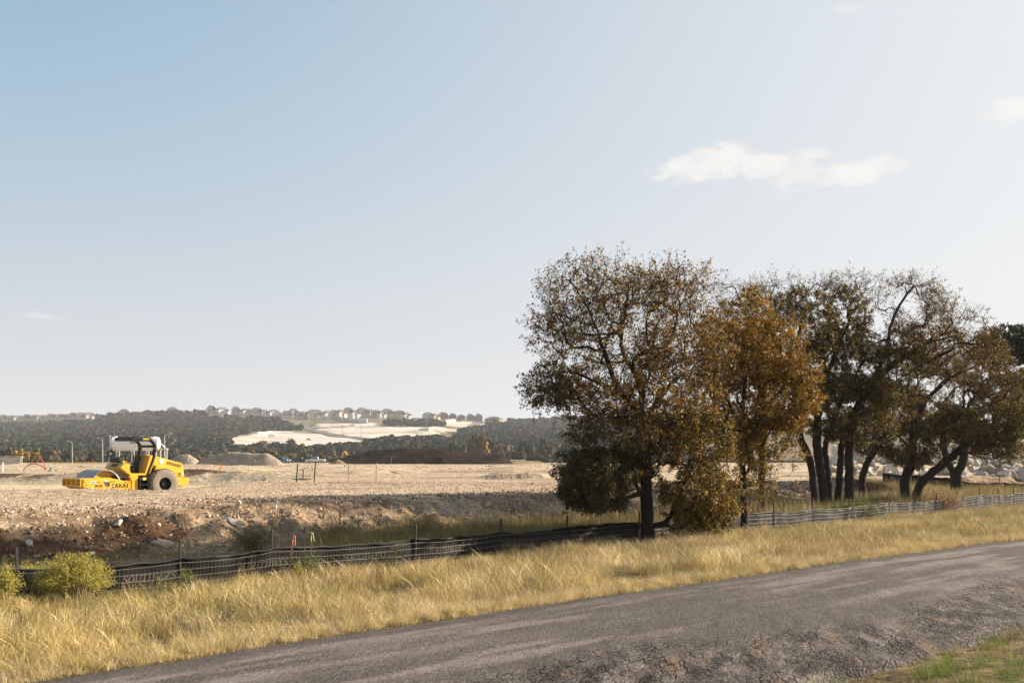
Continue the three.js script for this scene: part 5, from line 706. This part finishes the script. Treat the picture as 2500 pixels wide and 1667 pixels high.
// ------------------------------------------------------------------ bushes and weeds by the fence
function bush(name, label, px, D, w, h, tones, n, leaf, o = {}) {
  const X = (px - CX) / F * D, r = rng(Math.floor(px * 7)), t = thing(name, label, o.category ?? 'bush', onGround(X, D, -0.03)), pos = [], nor = [], col = [], idx = [], stems = [];
  const N = o.stems ?? 60;
  for (let k = 0; k < N; k++) {
    const a = r() * 6.28, e = Math.pow(r(), o.up ?? 0.6), R = w * e, top = V(Math.cos(a) * R, h * Math.sqrt(Math.max(0.05, 1 - e * e * 0.8)) * rr(0.75, 1.05, r), Math.sin(a) * R), mid = top.clone().multiplyScalar(0.5).add(V(0, h * 0.12, 0)); stems.push(poly([V(Math.cos(a) * 0.03, 0, Math.sin(a) * 0.03), mid, top], [0.004, 0.003, 0.0015], 3));
    for (let i = 0; i < n; i++) { const f = rr(o.from ?? 0.45, 1.05, r), p = f < 0.5 ? mid.clone().multiplyScalar(f * 2) : mid.clone().lerp(top, f * 2 - 1); p.add(V(rr(-1, 1, r), rr(-1, 1, r), rr(-1, 1, r)).multiplyScalar(o.fluff ?? 0.06)); const q = new THREE.Quaternion().setFromEuler(new THREE.Euler(r() * 6, r() * 6, r() * 6)), s = leaf * rr(0.6, 1.3, r), b = pos.length / 3, c = tones[Math.floor(r() * tones.length)], g = rr(0.75, 1.25, r); for (const [x, y] of [[0, 0], [-0.3, 0.5], [0, 1], [0.3, 0.5]]) { const v = V(x * s * (o.wide ?? 0.8), y * s, 0).applyQuaternion(q).add(p); pos.push(v.x, Math.max(0.01, v.y), v.z); const nn = V(0, 0, 1).applyQuaternion(q); nor.push(nn.x, nn.y, nn.z); col.push(c[0] * g, c[1] * g, c[2] * g); } idx.push(b, b + 2, b + 1, b, b + 3, b + 2); }
  }
  const g = new THREE.BufferGeometry(); g.setAttribute('position', new THREE.Float32BufferAttribute(pos, 3)); g.setAttribute('normal', new THREE.Float32BufferAttribute(nor, 3)); g.setAttribute('color', new THREE.Float32BufferAttribute(col, 3)); g.setIndex(idx);
  part(t, 'stems', joinRaw(stems), mat(o.stem ?? [0.16, 0.11, 0.05])).userData.kind = 'stuff'; part(t, 'foliage', g, leafMat).userData.kind = 'stuff'; return t;
}
const BROOM = [[0.42, 0.37, 0.07], [0.34, 0.33, 0.06], [0.50, 0.40, 0.09], [0.26, 0.25, 0.06]], GREENB = [[0.10, 0.14, 0.035], [0.16, 0.2, 0.05], [0.2, 0.2, 0.06]], DUSTY = [[0.22, 0.2, 0.09], [0.16, 0.15, 0.07], [0.3, 0.24, 0.11]], RUSTY = [[0.36, 0.16, 0.05], [0.28, 0.14, 0.06], [0.45, 0.24, 0.1]];
bush('broomweed_bush', 'big round yellow green bush overhanging the silt fence', 180, 18.0, 0.74, 0.98, BROOM, 80, 0.03, { stems: 260, fluff: 0.05, wide: 0.7, from: 0.6 });
bush('broomweed_bush', 'smaller yellow green bush behind the fence, left of the big round one', 80, 18.6, 0.52, 0.76, BROOM, 60, 0.03, { stems: 90, fluff: 0.05, wide: 0.7, from: 0.6 });
bush('broomweed_bush', 'yellow green bush cut by the left edge of the picture, before the fence', 8, 16.9, 0.36, 0.85, BROOM, 60, 0.03, { stems: 80, fluff: 0.05, wide: 0.7, from: 0.4 });
bush('broomweed_bush', 'small yellow weed before the fence beside the pink ribbon stake', 727, 21.2, 0.12, 0.5, BROOM, 30, 0.03, { stems: 24, fluff: 0.04, from: 0.6 });
bush('leafy_shrub', 'green leafy shrub at the fence below the lime ribbon', 752, 21.6, 0.3, 0.62, GREENB, 22, 0.045, { stems: 34, fluff: 0.1 });
bush('leafy_shrub', 'loose green shrub before the fence, left of the middle post', 930, 24.1, 0.55, 0.72, GREENB, 18, 0.045, { stems: 48, fluff: 0.12 });
bush('leafy_shrub', 'low green plant right of the loose shrub at the fence', 1165, 26.6, 0.22, 0.34, GREENB, 16, 0.04, { stems: 22, fluff: 0.08 });
bush('leafy_shrub', 'thin green weed at the second fence post from the left', 455, 19.7, 0.18, 0.5, [...GREENB, [0.3, 0.3, 0.08]], 22, 0.035, { stems: 26, fluff: 0.07 });
bush('leafy_shrub', 'green bush at the foot of the thicket stems behind the fence', 2085, 42.6, 1.3, 0.75, GREENB, 30, 0.08, { stems: 110, fluff: 0.16 });
bush('leafy_shrub', 'second green bush at the foot of the thicket, further left', 2035, 41.2, 0.8, 0.6, GREENB, 28, 0.08, { stems: 60, fluff: 0.15 });
bush('dusty_bush', 'dusty brown bush right of the leaning trunk behind the fence', 2150, 48.5, 0.9, 0.68, DUSTY, 26, 0.07, { stems: 80, fluff: 0.16 });
bush('rusty_weed', 'rust orange dry weed behind the fence right of the orange elm', 1853, 39, 0.4, 1.05, RUSTY, 16, 0.06, { stems: 34, fluff: 0.08 });
bush('dry_brush', 'tangled reddish dead brush on the fence below the forked trunk', 2305, 47.8, 1.25, 1.0, [...RUSTY, [0.4, 0.3, 0.16]], 14, 0.06, { stems: 130, fluff: 0.15, stem: [0.3, 0.2, 0.11] });
bush('dusty_bush', 'olive brown bush at the foot of the bank behind the ribboned stakes', 620, 27.5, 0.95, 0.72, DUSTY, 46, 0.05, { stems: 110, fluff: 0.2, stem: [0.3, 0.24, 0.12], from: 0.2 });
bush('dusty_bush', 'dusty bush below the middle of the bank', 830, 30.5, 1.0, 0.61, DUSTY, 46, 0.05, { stems: 90, fluff: 0.2, stem: [0.3, 0.24, 0.12], from: 0.2 });
bush('dusty_bush', 'tall dusty weeds before the shaded bank', 1035, 32.6, 1.3, 0.68, [...DUSTY, [0.36, 0.3, 0.12]], 44, 0.05, { stems: 120, fluff: 0.22, stem: [0.3, 0.24, 0.12], from: 0.2 });
bush('dusty_bush', 'dusty weeds by the shaded bank, left of the big elm', 1180, 33.6, 1.1, 0.50, [...DUSTY, [0.36, 0.3, 0.12]], 44, 0.05, { stems: 90, fluff: 0.22, stem: [0.3, 0.24, 0.12], from: 0.2 });
bush('leafy_shrub', 'yellow green sprout by the fence right of the thin trunk', 1875, 37.2, 0.16, 0.6, [[0.35, 0.36, 0.06], [0.25, 0.28, 0.06]], 16, 0.07, { stems: 14, fluff: 0.07 });

// ------------------------------------------------------------------ middle and far trees
function crownGeo(seed, w, h, lumps, quads, size) {
  const r = rng(seed), pos = [], nor = [], col = [], idx = [], L = [];
  for (let k = 0; k < lumps; k++) { const a = r() * 6.28, e = Math.sqrt(r()) * 0.72, y = rr(0.05, 0.75, r); L.push([Math.cos(a) * e * w * (1 - 0.45 * y), h * (0.22 + 0.6 * y), Math.sin(a) * e * w * (1 - 0.45 * y), w * rr(0.28, 0.46, r)]); }
  for (let k = 0; k < quads; k++) {
    const l = L[Math.floor(r() * lumps)], u = r() * 2 - 1, a = r() * 6.28, s = Math.sqrt(1 - u * u), n = V(Math.cos(a) * s, u, Math.sin(a) * s), R = l[3] * rr(0.75, 1.1, r), p = V(l[0] + n.x * R, l[1] + n.y * R * 0.8, l[2] + n.z * R), q = new THREE.Quaternion().setFromUnitVectors(V(0, 0, 1), n.clone().add(V(r() - 0.5, r() - 0.5, r() - 0.5).multiplyScalar(1.1)).normalize()), z = size * rr(0.6, 1.3, r), g = rr(0.75, 1.25, r), b = pos.length / 3, nn = V(0, 0, 1).applyQuaternion(q).multiplyScalar(0.45).addScaledVector(n, 0.8).normalize();
    for (const [x, y] of [[-0.5, -0.3], [0.45, -0.5], [0.55, 0.4], [-0.35, 0.55]]) { const v = V(x * z, y * z, 0).applyAxisAngle(V(0, 0, 1), k).applyQuaternion(q).add(p); pos.push(v.x, v.y, v.z); nor.push(nn.x, nn.y, nn.z); col.push(g, g, g); } idx.push(b, b + 1, b + 2, b, b + 2, b + 3);
  }
  const g = new THREE.BufferGeometry(); g.setAttribute('position', new THREE.Float32BufferAttribute(pos, 3)); g.setAttribute('normal', new THREE.Float32BufferAttribute(nor, 3)); g.setAttribute('color', new THREE.Float32BufferAttribute(col, 3)); g.setIndex(idx); return g;
}
function stemGeo(seed, h, R) { const r = rng(seed), list = []; list.push(poly([V(0, -1, 0), V(0.05 * h * (r() - 0.5), h * 0.3, 0), V(0.1 * h * (r() - 0.5), h * 0.75, 0)], [R, R * 0.8, R * 0.25], 6)); for (let k = 0; k < 9; k++) { const a = r() * 6.28, y0 = h * rr(0.15, 0.5, r), L = h * rr(0.25, 0.5, r); list.push(poly([V(0, y0, 0), V(Math.cos(a) * L * 0.4, y0 + L * 0.5, Math.sin(a) * L * 0.4), V(Math.cos(a) * L * 0.8, y0 + L * 0.9, Math.sin(a) * L * 0.8)], [R * 0.45, R * 0.3, R * 0.08], 4)); } return joinRaw(list); }
const farLeaf = (c) => mat(c, { vertexColors: true, side: THREE.DoubleSide, roughness: 0.9 });
const TONE = { dark: farLeaf([0.034, 0.042, 0.020]), olive: farLeaf([0.07, 0.065, 0.027]), brown: farLeaf([0.10, 0.072, 0.038]), rust: farLeaf([0.17, 0.105, 0.035]), grey: farLeaf([0.11, 0.09, 0.066]), yellow: farLeaf([0.26, 0.19, 0.045]), green: farLeaf([0.11, 0.13, 0.035]) };
const toneWord = { dark: 'dark green cedar', olive: 'olive green oak', brown: 'dull brown oak', rust: 'rusty gold oak', grey: 'bare greyish brown tree', yellow: 'yellow leaved young tree', green: 'light green young tree' };
const midGeo = Array.from({ length: 6 }, (_, k) => [crownGeo(600 + k, 1, 1.9 - (k % 3) * 0.25, 13, 1500, 0.17), stemGeo(700 + k, 1.7, 0.07)]);
const slimGeo = [crownGeo(640, 0.55, 2.6, 12, 700, 0.12), stemGeo(740, 2.4, 0.04)];
const LANDMARK = [[0, 'by the limestone wall'], [60, 'behind the orange conduits'], [150, 'behind the first street lamp'], [225, 'behind the second street lamp'], [290, 'behind the water tank'], [400, 'right of the water tank'], [460, 'behind the smaller gravel pile'], [560, 'behind the long gravel pile'], [690, 'behind the blue pickup'], [760, 'behind the white pickup'], [830, 'behind the excavator'], [900, 'behind the left end of the topsoil mound'], [1000, 'behind the middle of the topsoil mound'], [1120, 'behind the right end of the topsoil mound'], [1250, 'behind the white slabs'], [1330, 'left of the big elm']];
const used = new Map();
function valleyTree(px, D, topY, w, tone, kind = 0, slim = false) {
  const X = (px - CX) / F * D, y0 = groundY(X, D), top = EYE + (HY - topY) / F * D, h = Math.max(2.5, top - y0), W = w / F * D, g = slim ? slimGeo : midGeo[kind % 6]; let lm = LANDMARK[0][1]; for (const [x, s] of LANDMARK) if (px >= x - 20) lm = s;
  const kindLabel = toneWord[tone] + ' ' + lm, label = kindLabel, list = used.get(kindLabel) ?? []; used.set(kindLabel, list);
  const t = thing('valley_tree', label, 'tree', V(X, y0 - 0.2, -D), px * 1.7, 'valley ' + toneWord[tone] + ' ' + lm); const H0 = slim ? 2.55 : 1.9 - (kind % 3) * 0.25; t.scale.set(W * (slim ? 1.6 : 1), h / H0, W * (slim ? 1.6 : 1)); part(t, 'trunk', g[1], barkMat); part(t, 'crown', g[0], TONE[tone]).userData.kind = 'stuff'; list.push([px, top, t]); return t;
}
{
  const r = rng(321);
  // told apart in the photograph: px, D, top y, half width, tone
  [[712, 560, 1057, 20, 'olive'], [640, 560, 1061, 17, 'grey'], [668, 520, 1074, 12, 'grey'], [735, 540, 1072, 20, 'olive'], [800, 520, 1066, 26, 'olive'], [1165, 400, 1049, 36, 'rust'], [1098, 400, 1063, 34, 'dark'], [1125, 420, 1068, 22, 'dark'], [1018, 640, 1050, 11, 'olive'], [1290, 380, 1068, 34, 'dark'], [1335, 400, 1064, 30, 'olive'], [1395, 390, 1066, 34, 'olive'], [1240, 430, 1066, 30, 'grey'], [118, 330, 1088, 26, 'brown'], [68, 335, 1092, 18, 'dark'], [425, 420, 1074, 15, 'brown'], [560, 400, 1088, 24, 'brown'], [610, 380, 1082, 30, 'brown'], [650, 360, 1083, 32, 'brown'], [700, 370, 1088, 26, 'olive'], [745, 380, 1090, 24, 'olive']].forEach((a, i) => valleyTree(...a, i));
  [[5, 262, 1078, 12, 'olive'], [20, 258, 1071, 12, 'grey'], [36, 262, 1080, 13, 'yellow'], [52, 258, 1074, 14, 'yellow'], [86, 262, 1073, 17, 'green'], [67, 268, 1088, 10, 'yellow']].forEach((a, i) => valleyTree(...a, i, true));
  for (let px = -30; px < 1430; px += rr(13, 20, r)) { // the unbroken belt
    for (let row = 0; row < 3; row++) { const D = [355, 410, 480][row] + rr(-18, 18, r), top = (px < 520 ? [1102, 1092, 1084] : px < 950 ? [1106, 1098, 1088] : [1098, 1082, 1070])[row] + rr(-5, 6, r) - (px > 1180 && row ? 6 : 0), k = r(), tone = k < 0.36 ? 'dark' : k < 0.64 ? 'olive' : k < 0.84 ? 'brown' : k < 0.94 ? 'grey' : 'rust'; if (row === 2 && px > 560 && px < 900 && r() < 0.8) continue; if (row === 1 && px > 560 && px < 800 && r() < 0.4) continue; valleyTree(px + rr(-6, 6, r), D, top, rr(16, 28, r) * 390 / D, tone, Math.floor(r() * 6)); }
  }
  for (const [k, list] of used) { list.sort((a, b) => a[0] - b[0]); if (list.length > 1) list.forEach(([, , t], i) => { t.userData.label = k + `, ${ORD[i]} from the left`; }); }
  // the woods on the hills, one mass
  const WOODS = [[[-640, 1000], [640, 1000], [668, 1018], [690, 1034], [738, 1052], [700, 1053], [620, 1055], [590, 1062], [553, 1078], [556, 1126], [-640, 1126]], [[1232, 1022], [1700, 1000], [1700, 1126], [1085, 1126], [1120, 1058], [1190, 1046]], [[925, 1034], [1000, 1033], [1082, 1034], [1088, 1041], [1040, 1043], [960, 1041]], [[900, 1092], [1010, 1082], [1080, 1076], [1085, 1126], [780, 1126], [800, 1108]], [[556, 1106], [780, 1108], [780, 1126], [556, 1126]]].map(onHill);
  const kinds = Array.from({ length: 4 }, (_, k) => crownGeo(800 + k, 1, 1.5, 6, 200, 0.36)), by = kinds.map(() => [[], []]);
  const tone = (X, D) => { const k = r(), n = fbm(X * 0.012, D * 0.012, 3); return k + (n - 0.5) * 0.9 < 0.62 ? [0.026, 0.034, 0.021] : k < 0.88 ? [0.05, 0.05, 0.029] : [0.075, 0.062, 0.045]; };
  for (let k = 0; k < 76000; k++) { const D = rr(560, 1352, r), X = rr(-0.74, 0.2, r) * D, q = [X, D]; const fx = CX + X / D * F; if ((D > 1228 && (fx < 235 || (fx > 500 && fx < 660))) || (D > 1262 && fx > 600 && fx < 1240)) continue; if (!WOODS.some((w) => inside(q, w)) || by.reduce((s, b) => s + b[0].length, 0) > 13500) continue; const s = rr(2.8, 5.6, r), c = tone(X, D).map((v) => v * rr(0.75, 1.25, r)), i = Math.floor(r() * 4); by[i][0].push(mtx(V(X, farHeight(X, D) - 0.5, -D), V(s, s * rr(0.9, 1.25, r), s), r() * 6.28)); by[i][1].push(lin(...c)); }
  const wood = new THREE.Group(); wood.name = 'forest'; tag(wood, 'dark cedar and oak woods covering the far hillsides', 'woods', null, 'stuff'); scene.add(wood); kinds.forEach((g, k) => stuffOf(wood, 'crowns', g, farLeaf([1, 1, 1]), ...by[k]));
}

// ------------------------------------------------------------------ houses on the ridge
const roofMats = [[0.125, 0.115, 0.112], [0.15, 0.13, 0.12], [0.11, 0.105, 0.108]].map((c) => mat(c)), wallMats = { tan: mat([0.60, 0.52, 0.42]), white: mat([0.72, 0.71, 0.69]), stone: mat([0.52, 0.46, 0.38]), brick: mat([0.30, 0.22, 0.17]) }, paneMat = mat([0.04, 0.05, 0.06], { roughness: 0.15 }), garageMat = mat([0.55, 0.52, 0.47]);
function hip(w, d, h, over, y) { const a = w / 2 + over, b = d / 2 + over, r = Math.max(0, a - b), P = [[-a, y, b], [a, y, b], [a, y, -b], [-a, y, -b], [-r, y + h, 0], [r, y + h, 0]], T = [[0, 1, 5], [0, 5, 4], [1, 2, 5], [2, 3, 4], [2, 4, 5], [3, 0, 4], [0, 2, 1], [0, 3, 2]], pos = T.flatMap((t) => t.flatMap((i) => P[i])); const g = new THREE.BufferGeometry(); g.setAttribute('position', new THREE.Float32BufferAttribute(pos, 3)); g.computeVertexNormals(); return g; }
function gableGeo(w, d, h, y, x, z) { const P = [[-w / 2, y, d / 2], [w / 2, y, d / 2], [0, y + h, d / 2], [-w / 2, y, -d / 2], [w / 2, y, -d / 2], [0, y + h, -d / 2]].map(([a, b, c]) => [a + x, b, c + z]), T = [[0, 1, 2], [3, 5, 4], [0, 2, 5], [0, 5, 3], [1, 4, 5], [1, 5, 2]], g = new THREE.BufferGeometry(); g.setAttribute('position', new THREE.Float32BufferAttribute(T.flatMap((t) => t.flatMap((i) => P[i])), 3)); g.computeVertexNormals(); return g; }
function house(px, baseY, w, h, wall, label, group, turn, seed) {
  const r = rng(seed), p = hillAt(px, baseY), D = -p.z, k = D / F, W = w * k, total = h * k * 1.12, wh = total * rr(0.62, 0.70, r), rh = total - wh, dp = Math.max(7, W * rr(0.5, 0.65, r)), t = thing('house', label, 'house', V(p.x, p.y - 0.8, p.z), turn, group), rm = roofMats[Math.floor(r() * 3)], wm = wallMats[wall];
  part(t, 'wall', merge([bx(0, wh / 2, 0, W, wh, dp), bx(W * 0.24, wh * 0.42, dp * 0.5, W * 0.42, wh * 0.84, 3)]), wm); const roof = part(t, 'roof', merge([hip(W, dp, rh, 0.5, wh), gableGeo(W * 0.5, 4.5, rh * 0.7, wh * 0.84, W * 0.24, dp * 0.5)]), rm); part(roof, 'chimney', bx(-W * 0.2, wh + rh * 0.7, -dp * 0.1, 0.9, rh * 0.9, 0.9), wm);
  const f = dp / 2 + 0.04; for (const [x, y, z] of [[-0.32, 0.72, f], [-0.12, 0.72, f], [-0.32, 0.28, f], [0.24, 0.62, f + 1.5]]) part(t, 'window', bx(x * W, y * wh, z, 1.3, 1.6, 0.08), paneMat); for (const z of [-0.25, 0.2]) part(t, 'window', bx(W / 2 + 0.04, wh * 0.7, z * dp, 0.08, 1.6, 1.3), paneMat); part(t, 'garage_door', bx(0.24 * W, wh * 0.2, f + 1.5, 3.6, wh * 0.3, 0.08), garageMat); return t;
}
{
  const ridge = 'houses along the ridge', wl = ['tan', 'white', 'stone', 'tan', 'brick'];
  [[8, 22], [26, 20], [45, 30], [65, 22], [83, 22], [101, 32], [125, 32], [147, 26], [162, 24], [178, 26], [198, 28], [218, 24], [302, 26], [420, 24]].forEach(([px, w], i) => house(px, table(HILL_TOP, px) - 1, w, 18 - (i % 3), i % 4 ? 'tan' : 'stone', `${ORD[i]} roof from the left edge, half sunk in the hillside trees`, ridge, 0.55 + (i % 3 - 1) * 0.3, 900 + i));
  [[515, 24], [542, 28], [575, 20], [602, 34], [626, 30], [645, 22]].forEach(([px, w], i) => house(px, table(HILL_TOP, px) - 1, w, 20 - (i % 2) * 3, wl[i % 4], `${ORD[i]} brown roof among the trees left of the white end house`, ridge, 0.6 + (i % 2 - 0.5) * 0.5, 940 + i));
  house(668, 1017, 26, 18, 'white', 'tall white house at the left end of the open ridge row', ridge, 0.7, 950); house(683, 1019, 14, 12, 'white', 'little white house close right of the tall white end house', ridge, 0.6, 951); house(768, 1025, 42, 24, 'stone', 'largest house of the ridge, grey, standing forward of the row', ridge, 0.5, 952);
  let n = 0; for (const [px, w, h, dy] of [[700, 28, 18, 0], [716, 26, 23, -1], [730, 20, 19, 1], [742, 20, 18, -1], [752, 18, 17, 0], [800, 26, 20, 0], [815, 24, 19, -1], [832, 26, 20, 0], [850, 28, 22, -1], [866, 22, 19, 1], [884, 32, 23, 0], [903, 24, 19, -1], [918, 24, 18, 0], [932, 20, 17, 1], [945, 28, 20, -1], [962, 22, 17, 0], [976, 26, 18, 0], [992, 20, 15, 1], [1045, 24, 17, 0], [1062, 20, 14, 0]]) { house(px, table(HILL_TOP, px) + 2.5 + dy, w, h, wl[n % 4], `${ORD[n]} house in the ridge row, counted rightward from the little white one`, ridge, [0.35, 0.8, 0.55, 0.95][n % 4], 960 + n); n++; }
  [[1082, 24, 17], [1105, 19, 16], [1126, 19, 14], [1148, 20, 17], [1168, 19, 19], [1206, 40, 15]].forEach(([px, w, h], i) => house(px, table(HILL_TOP, px) + 1.5, w, h, i === 4 ? 'brick' : 'brick', `${ORD[i]} of the brown houses spaced out at the right end of the ridge`, ridge, i === 5 ? -0.4 : 0.1, 990 + i));
}
// ------------------------------------------------------------------ retaining walls, hill roads, poles and cars
{
  const lime = mat([0.70, 0.64, 0.54]), asphalt = mat([0.16, 0.155, 0.15]), wallAt = (label, pts, hpx) => { const t = thing('retaining_wall', label, 'wall', V(0, 0, 0), 0, 'white retaining walls on the hillside'); const ends = [hillAt(...pts[0]), hillAt(...pts[pts.length - 1])], span = pts[pts.length - 1][0] - pts[0][0], bow = hillAt(...pts[pts.length >> 1]), mid = ends[0].clone().lerp(ends[1], (pts[pts.length >> 1][0] - pts[0][0]) / span), on = (p) => { const t = (p[0] - pts[0][0]) / span; return ends[0].clone().lerp(ends[1], t).addScaledVector(bow.clone().sub(mid), 0.5 * Math.sin(Math.PI * t)); }; for (let i = 0; i < pts.length - 1; i++) { const a = on(pts[i]), b = on(pts[i + 1]), L = a.distanceTo(b), h = (hpx[i] + hpx[i + 1]) / 2 * (-a.z) / F, m = part(t, 'wall_section', new RoundedBoxGeometry(L + 0.3, h + 5, 1.0, 1, 0.1), lime); m.position.set((a.x + b.x) / 2, (a.y + b.y) / 2 + h / 2 - 2.5, (a.z + b.z) / 2); m.rotation.y = Math.atan2(-(b.z - a.z), b.x - a.x); } };
  wallAt('long white retaining wall in the middle of the hillside', [[820, 1027], [835, 1029], [855, 1031], [875, 1033], [896, 1034]], [3, 6, 8, 10, 11]); wallAt('low curved white wall above the lower pale lot', [[628, 1058], [650, 1055], [680, 1053], [710, 1054], [744, 1057]], [2, 3, 3, 2.5, 1.5]); wallAt('white wall at the lower right of the middle lot', [[1014, 1052], [1025, 1050], [1036, 1051], [1048, 1053]], [2, 5, 8, 9]); wallAt('curved white wall below the right end houses', [[1083, 1036], [1088, 1032], [1098, 1031], [1111, 1032]], [3, 7, 9, 9]); wallAt('thin white wall right of the curved one', [[1111, 1029], [1130, 1030], [1150, 1031]], [3, 2.5, 2]);
  const hillRoad = (pts, w) => { const pos = [], idx = [], c = new THREE.CatmullRomCurve3(pts.map((p) => hillAt(...p))), n = 70; for (let i = 0; i <= n; i++) { const p = c.getPoint(i / n), d = c.getTangent(i / n), s = V(-d.z, 0, d.x).normalize(); for (const e of [-1, 1]) { const X = p.x + s.x * w * e / 2, Z = p.z + s.z * w * e / 2; pos.push(X, farHeight(X, -Z) + 0.5, Z); } if (i < n) idx.push(2 * i, 2 * i + 2, 2 * i + 1, 2 * i + 1, 2 * i + 2, 2 * i + 3); } const g = new THREE.BufferGeometry(); g.setAttribute('position', new THREE.Float32BufferAttribute(pos, 3)); g.setIndex(idx); g.computeVertexNormals(); asphalt.side = THREE.DoubleSide; structure('hill_road', g, asphalt); };
  hillRoad([[680, 1022], [710, 1031], [745, 1043], [775, 1054], [810, 1062], [860, 1068], [920, 1073]], 11); hillRoad([[1166, 1031], [1160, 1036], [1150, 1042], [1135, 1049], [1130, 1056]], 9); hillRoad([[770, 1044], [830, 1043], [900, 1042], [980, 1043]], 6);
  [[746, 1040, 'at the bend above the hill road'], [803, 1058, 'left of the middle lot'], [879, 1041, 'below the long retaining wall'], [877, 1065, 'at the lower edge of the middle lot'], [896, 1066, 'right of the pole at the lower edge of the middle lot'], [980, 1036, 'among the dark trees on the hill'], [987, 1060, 'at the right of the middle lot'], [1113, 1053, 'below the right end houses'], [1126, 1051, 'near the right hill road'], [1141, 1030, 'under the spaced out houses'], [1184, 1035, 'right of the right hill road'], [672, 1068, 'in the lower pale lot']].forEach(([px, py, w], i) => lampPost(hillAt(px, py), 8.2, i % 2 ? 1 : -1, 'tiny far street lamp ' + w, 'street lamps on the hillside'));
  const pole = mat([0.12, 0.10, 0.085]); [[707, 1033, 'at the top of the hill road'], [768, 1056, 'halfway down the hill road'], [835, 1064, 'near the bottom of the hill road'], [881, 1072, 'at the bottom of the hill road'], [650, 1012, 'on the ridge beside the white end house']].forEach(([px, py, w]) => { const t = thing('utility_pole', 'dark utility pole ' + w, 'pole', hillAt(px, py), 0, 'utility poles on the hillside'); part(t, 'shaft', cyl(0, 5, 0, 0.16, 0.11, 11, 8), pole); part(t, 'crossarm', bx(0, 9.6, 0, 2.2, 0.16, 0.14), pole); });
  const car = (px, py, paint, label, van) => { const t = thing(van ? 'delivery_van' : 'parked_car', label, van ? 'van' : 'car', hillAt(px, py), 0.2, 'vehicles on the hillside'), m = mat(paint, { roughness: 0.35 }); part(t, 'body', van ? prism([[-3, 0.4], [-3, 1.2], [-2.2, 1.5], [-1.7, 2.6], [3, 2.7], [3, 0.4]], -1, 1, 0.06) : prism([[-2.2, 0.35], [-2.25, 0.8], [-1.2, 0.95], [-0.6, 1.45], [0.9, 1.48], [1.7, 0.98], [2.2, 0.9], [2.2, 0.35]], -0.88, 0.88, 0.06), m); part(t, 'side_window', van ? prism([[-2.0, 1.5], [-1.6, 2.3], [-0.9, 2.3], [-0.9, 1.5]], 0.99, 1.03, 0) : prism([[-0.95, 0.98], [-0.5, 1.38], [0.8, 1.4], [1.3, 1.0]], 0.87, 0.91, 0), paneMat); for (const x of van ? [-1.9, 1.9] : [-1.35, 1.35]) for (const z of [-0.85, 0.85]) part(t, 'wheel', cyl(x, 0.36, z, 0.36, 0.36, 0.24, 14, Math.PI / 2), blackPlastic); };
  car(662, 1067, [0.75, 0.75, 0.75], 'white van on the lower pale lot', true); car(752, 1075, [0.02, 0.025, 0.035], 'dark car at the lower edge of the lower pale lot'); car(858, 1041, [0.75, 0.75, 0.75], 'white truck below the long retaining wall', true); car(760, 1040, [0.05, 0.045, 0.04], 'dark car beside the hill road'); car(1152, 1029, [0.7, 0.7, 0.7], 'white car parked below the right end houses, left of another'); car(1164, 1030, [0.65, 0.65, 0.66], 'pale car parked below the right end houses, right of another');
}
scene.fog = new THREE.FogExp2(new THREE.Color().setRGB(0.78, 0.82, 0.9), 0.00015);
renderer.render(scene, camera);
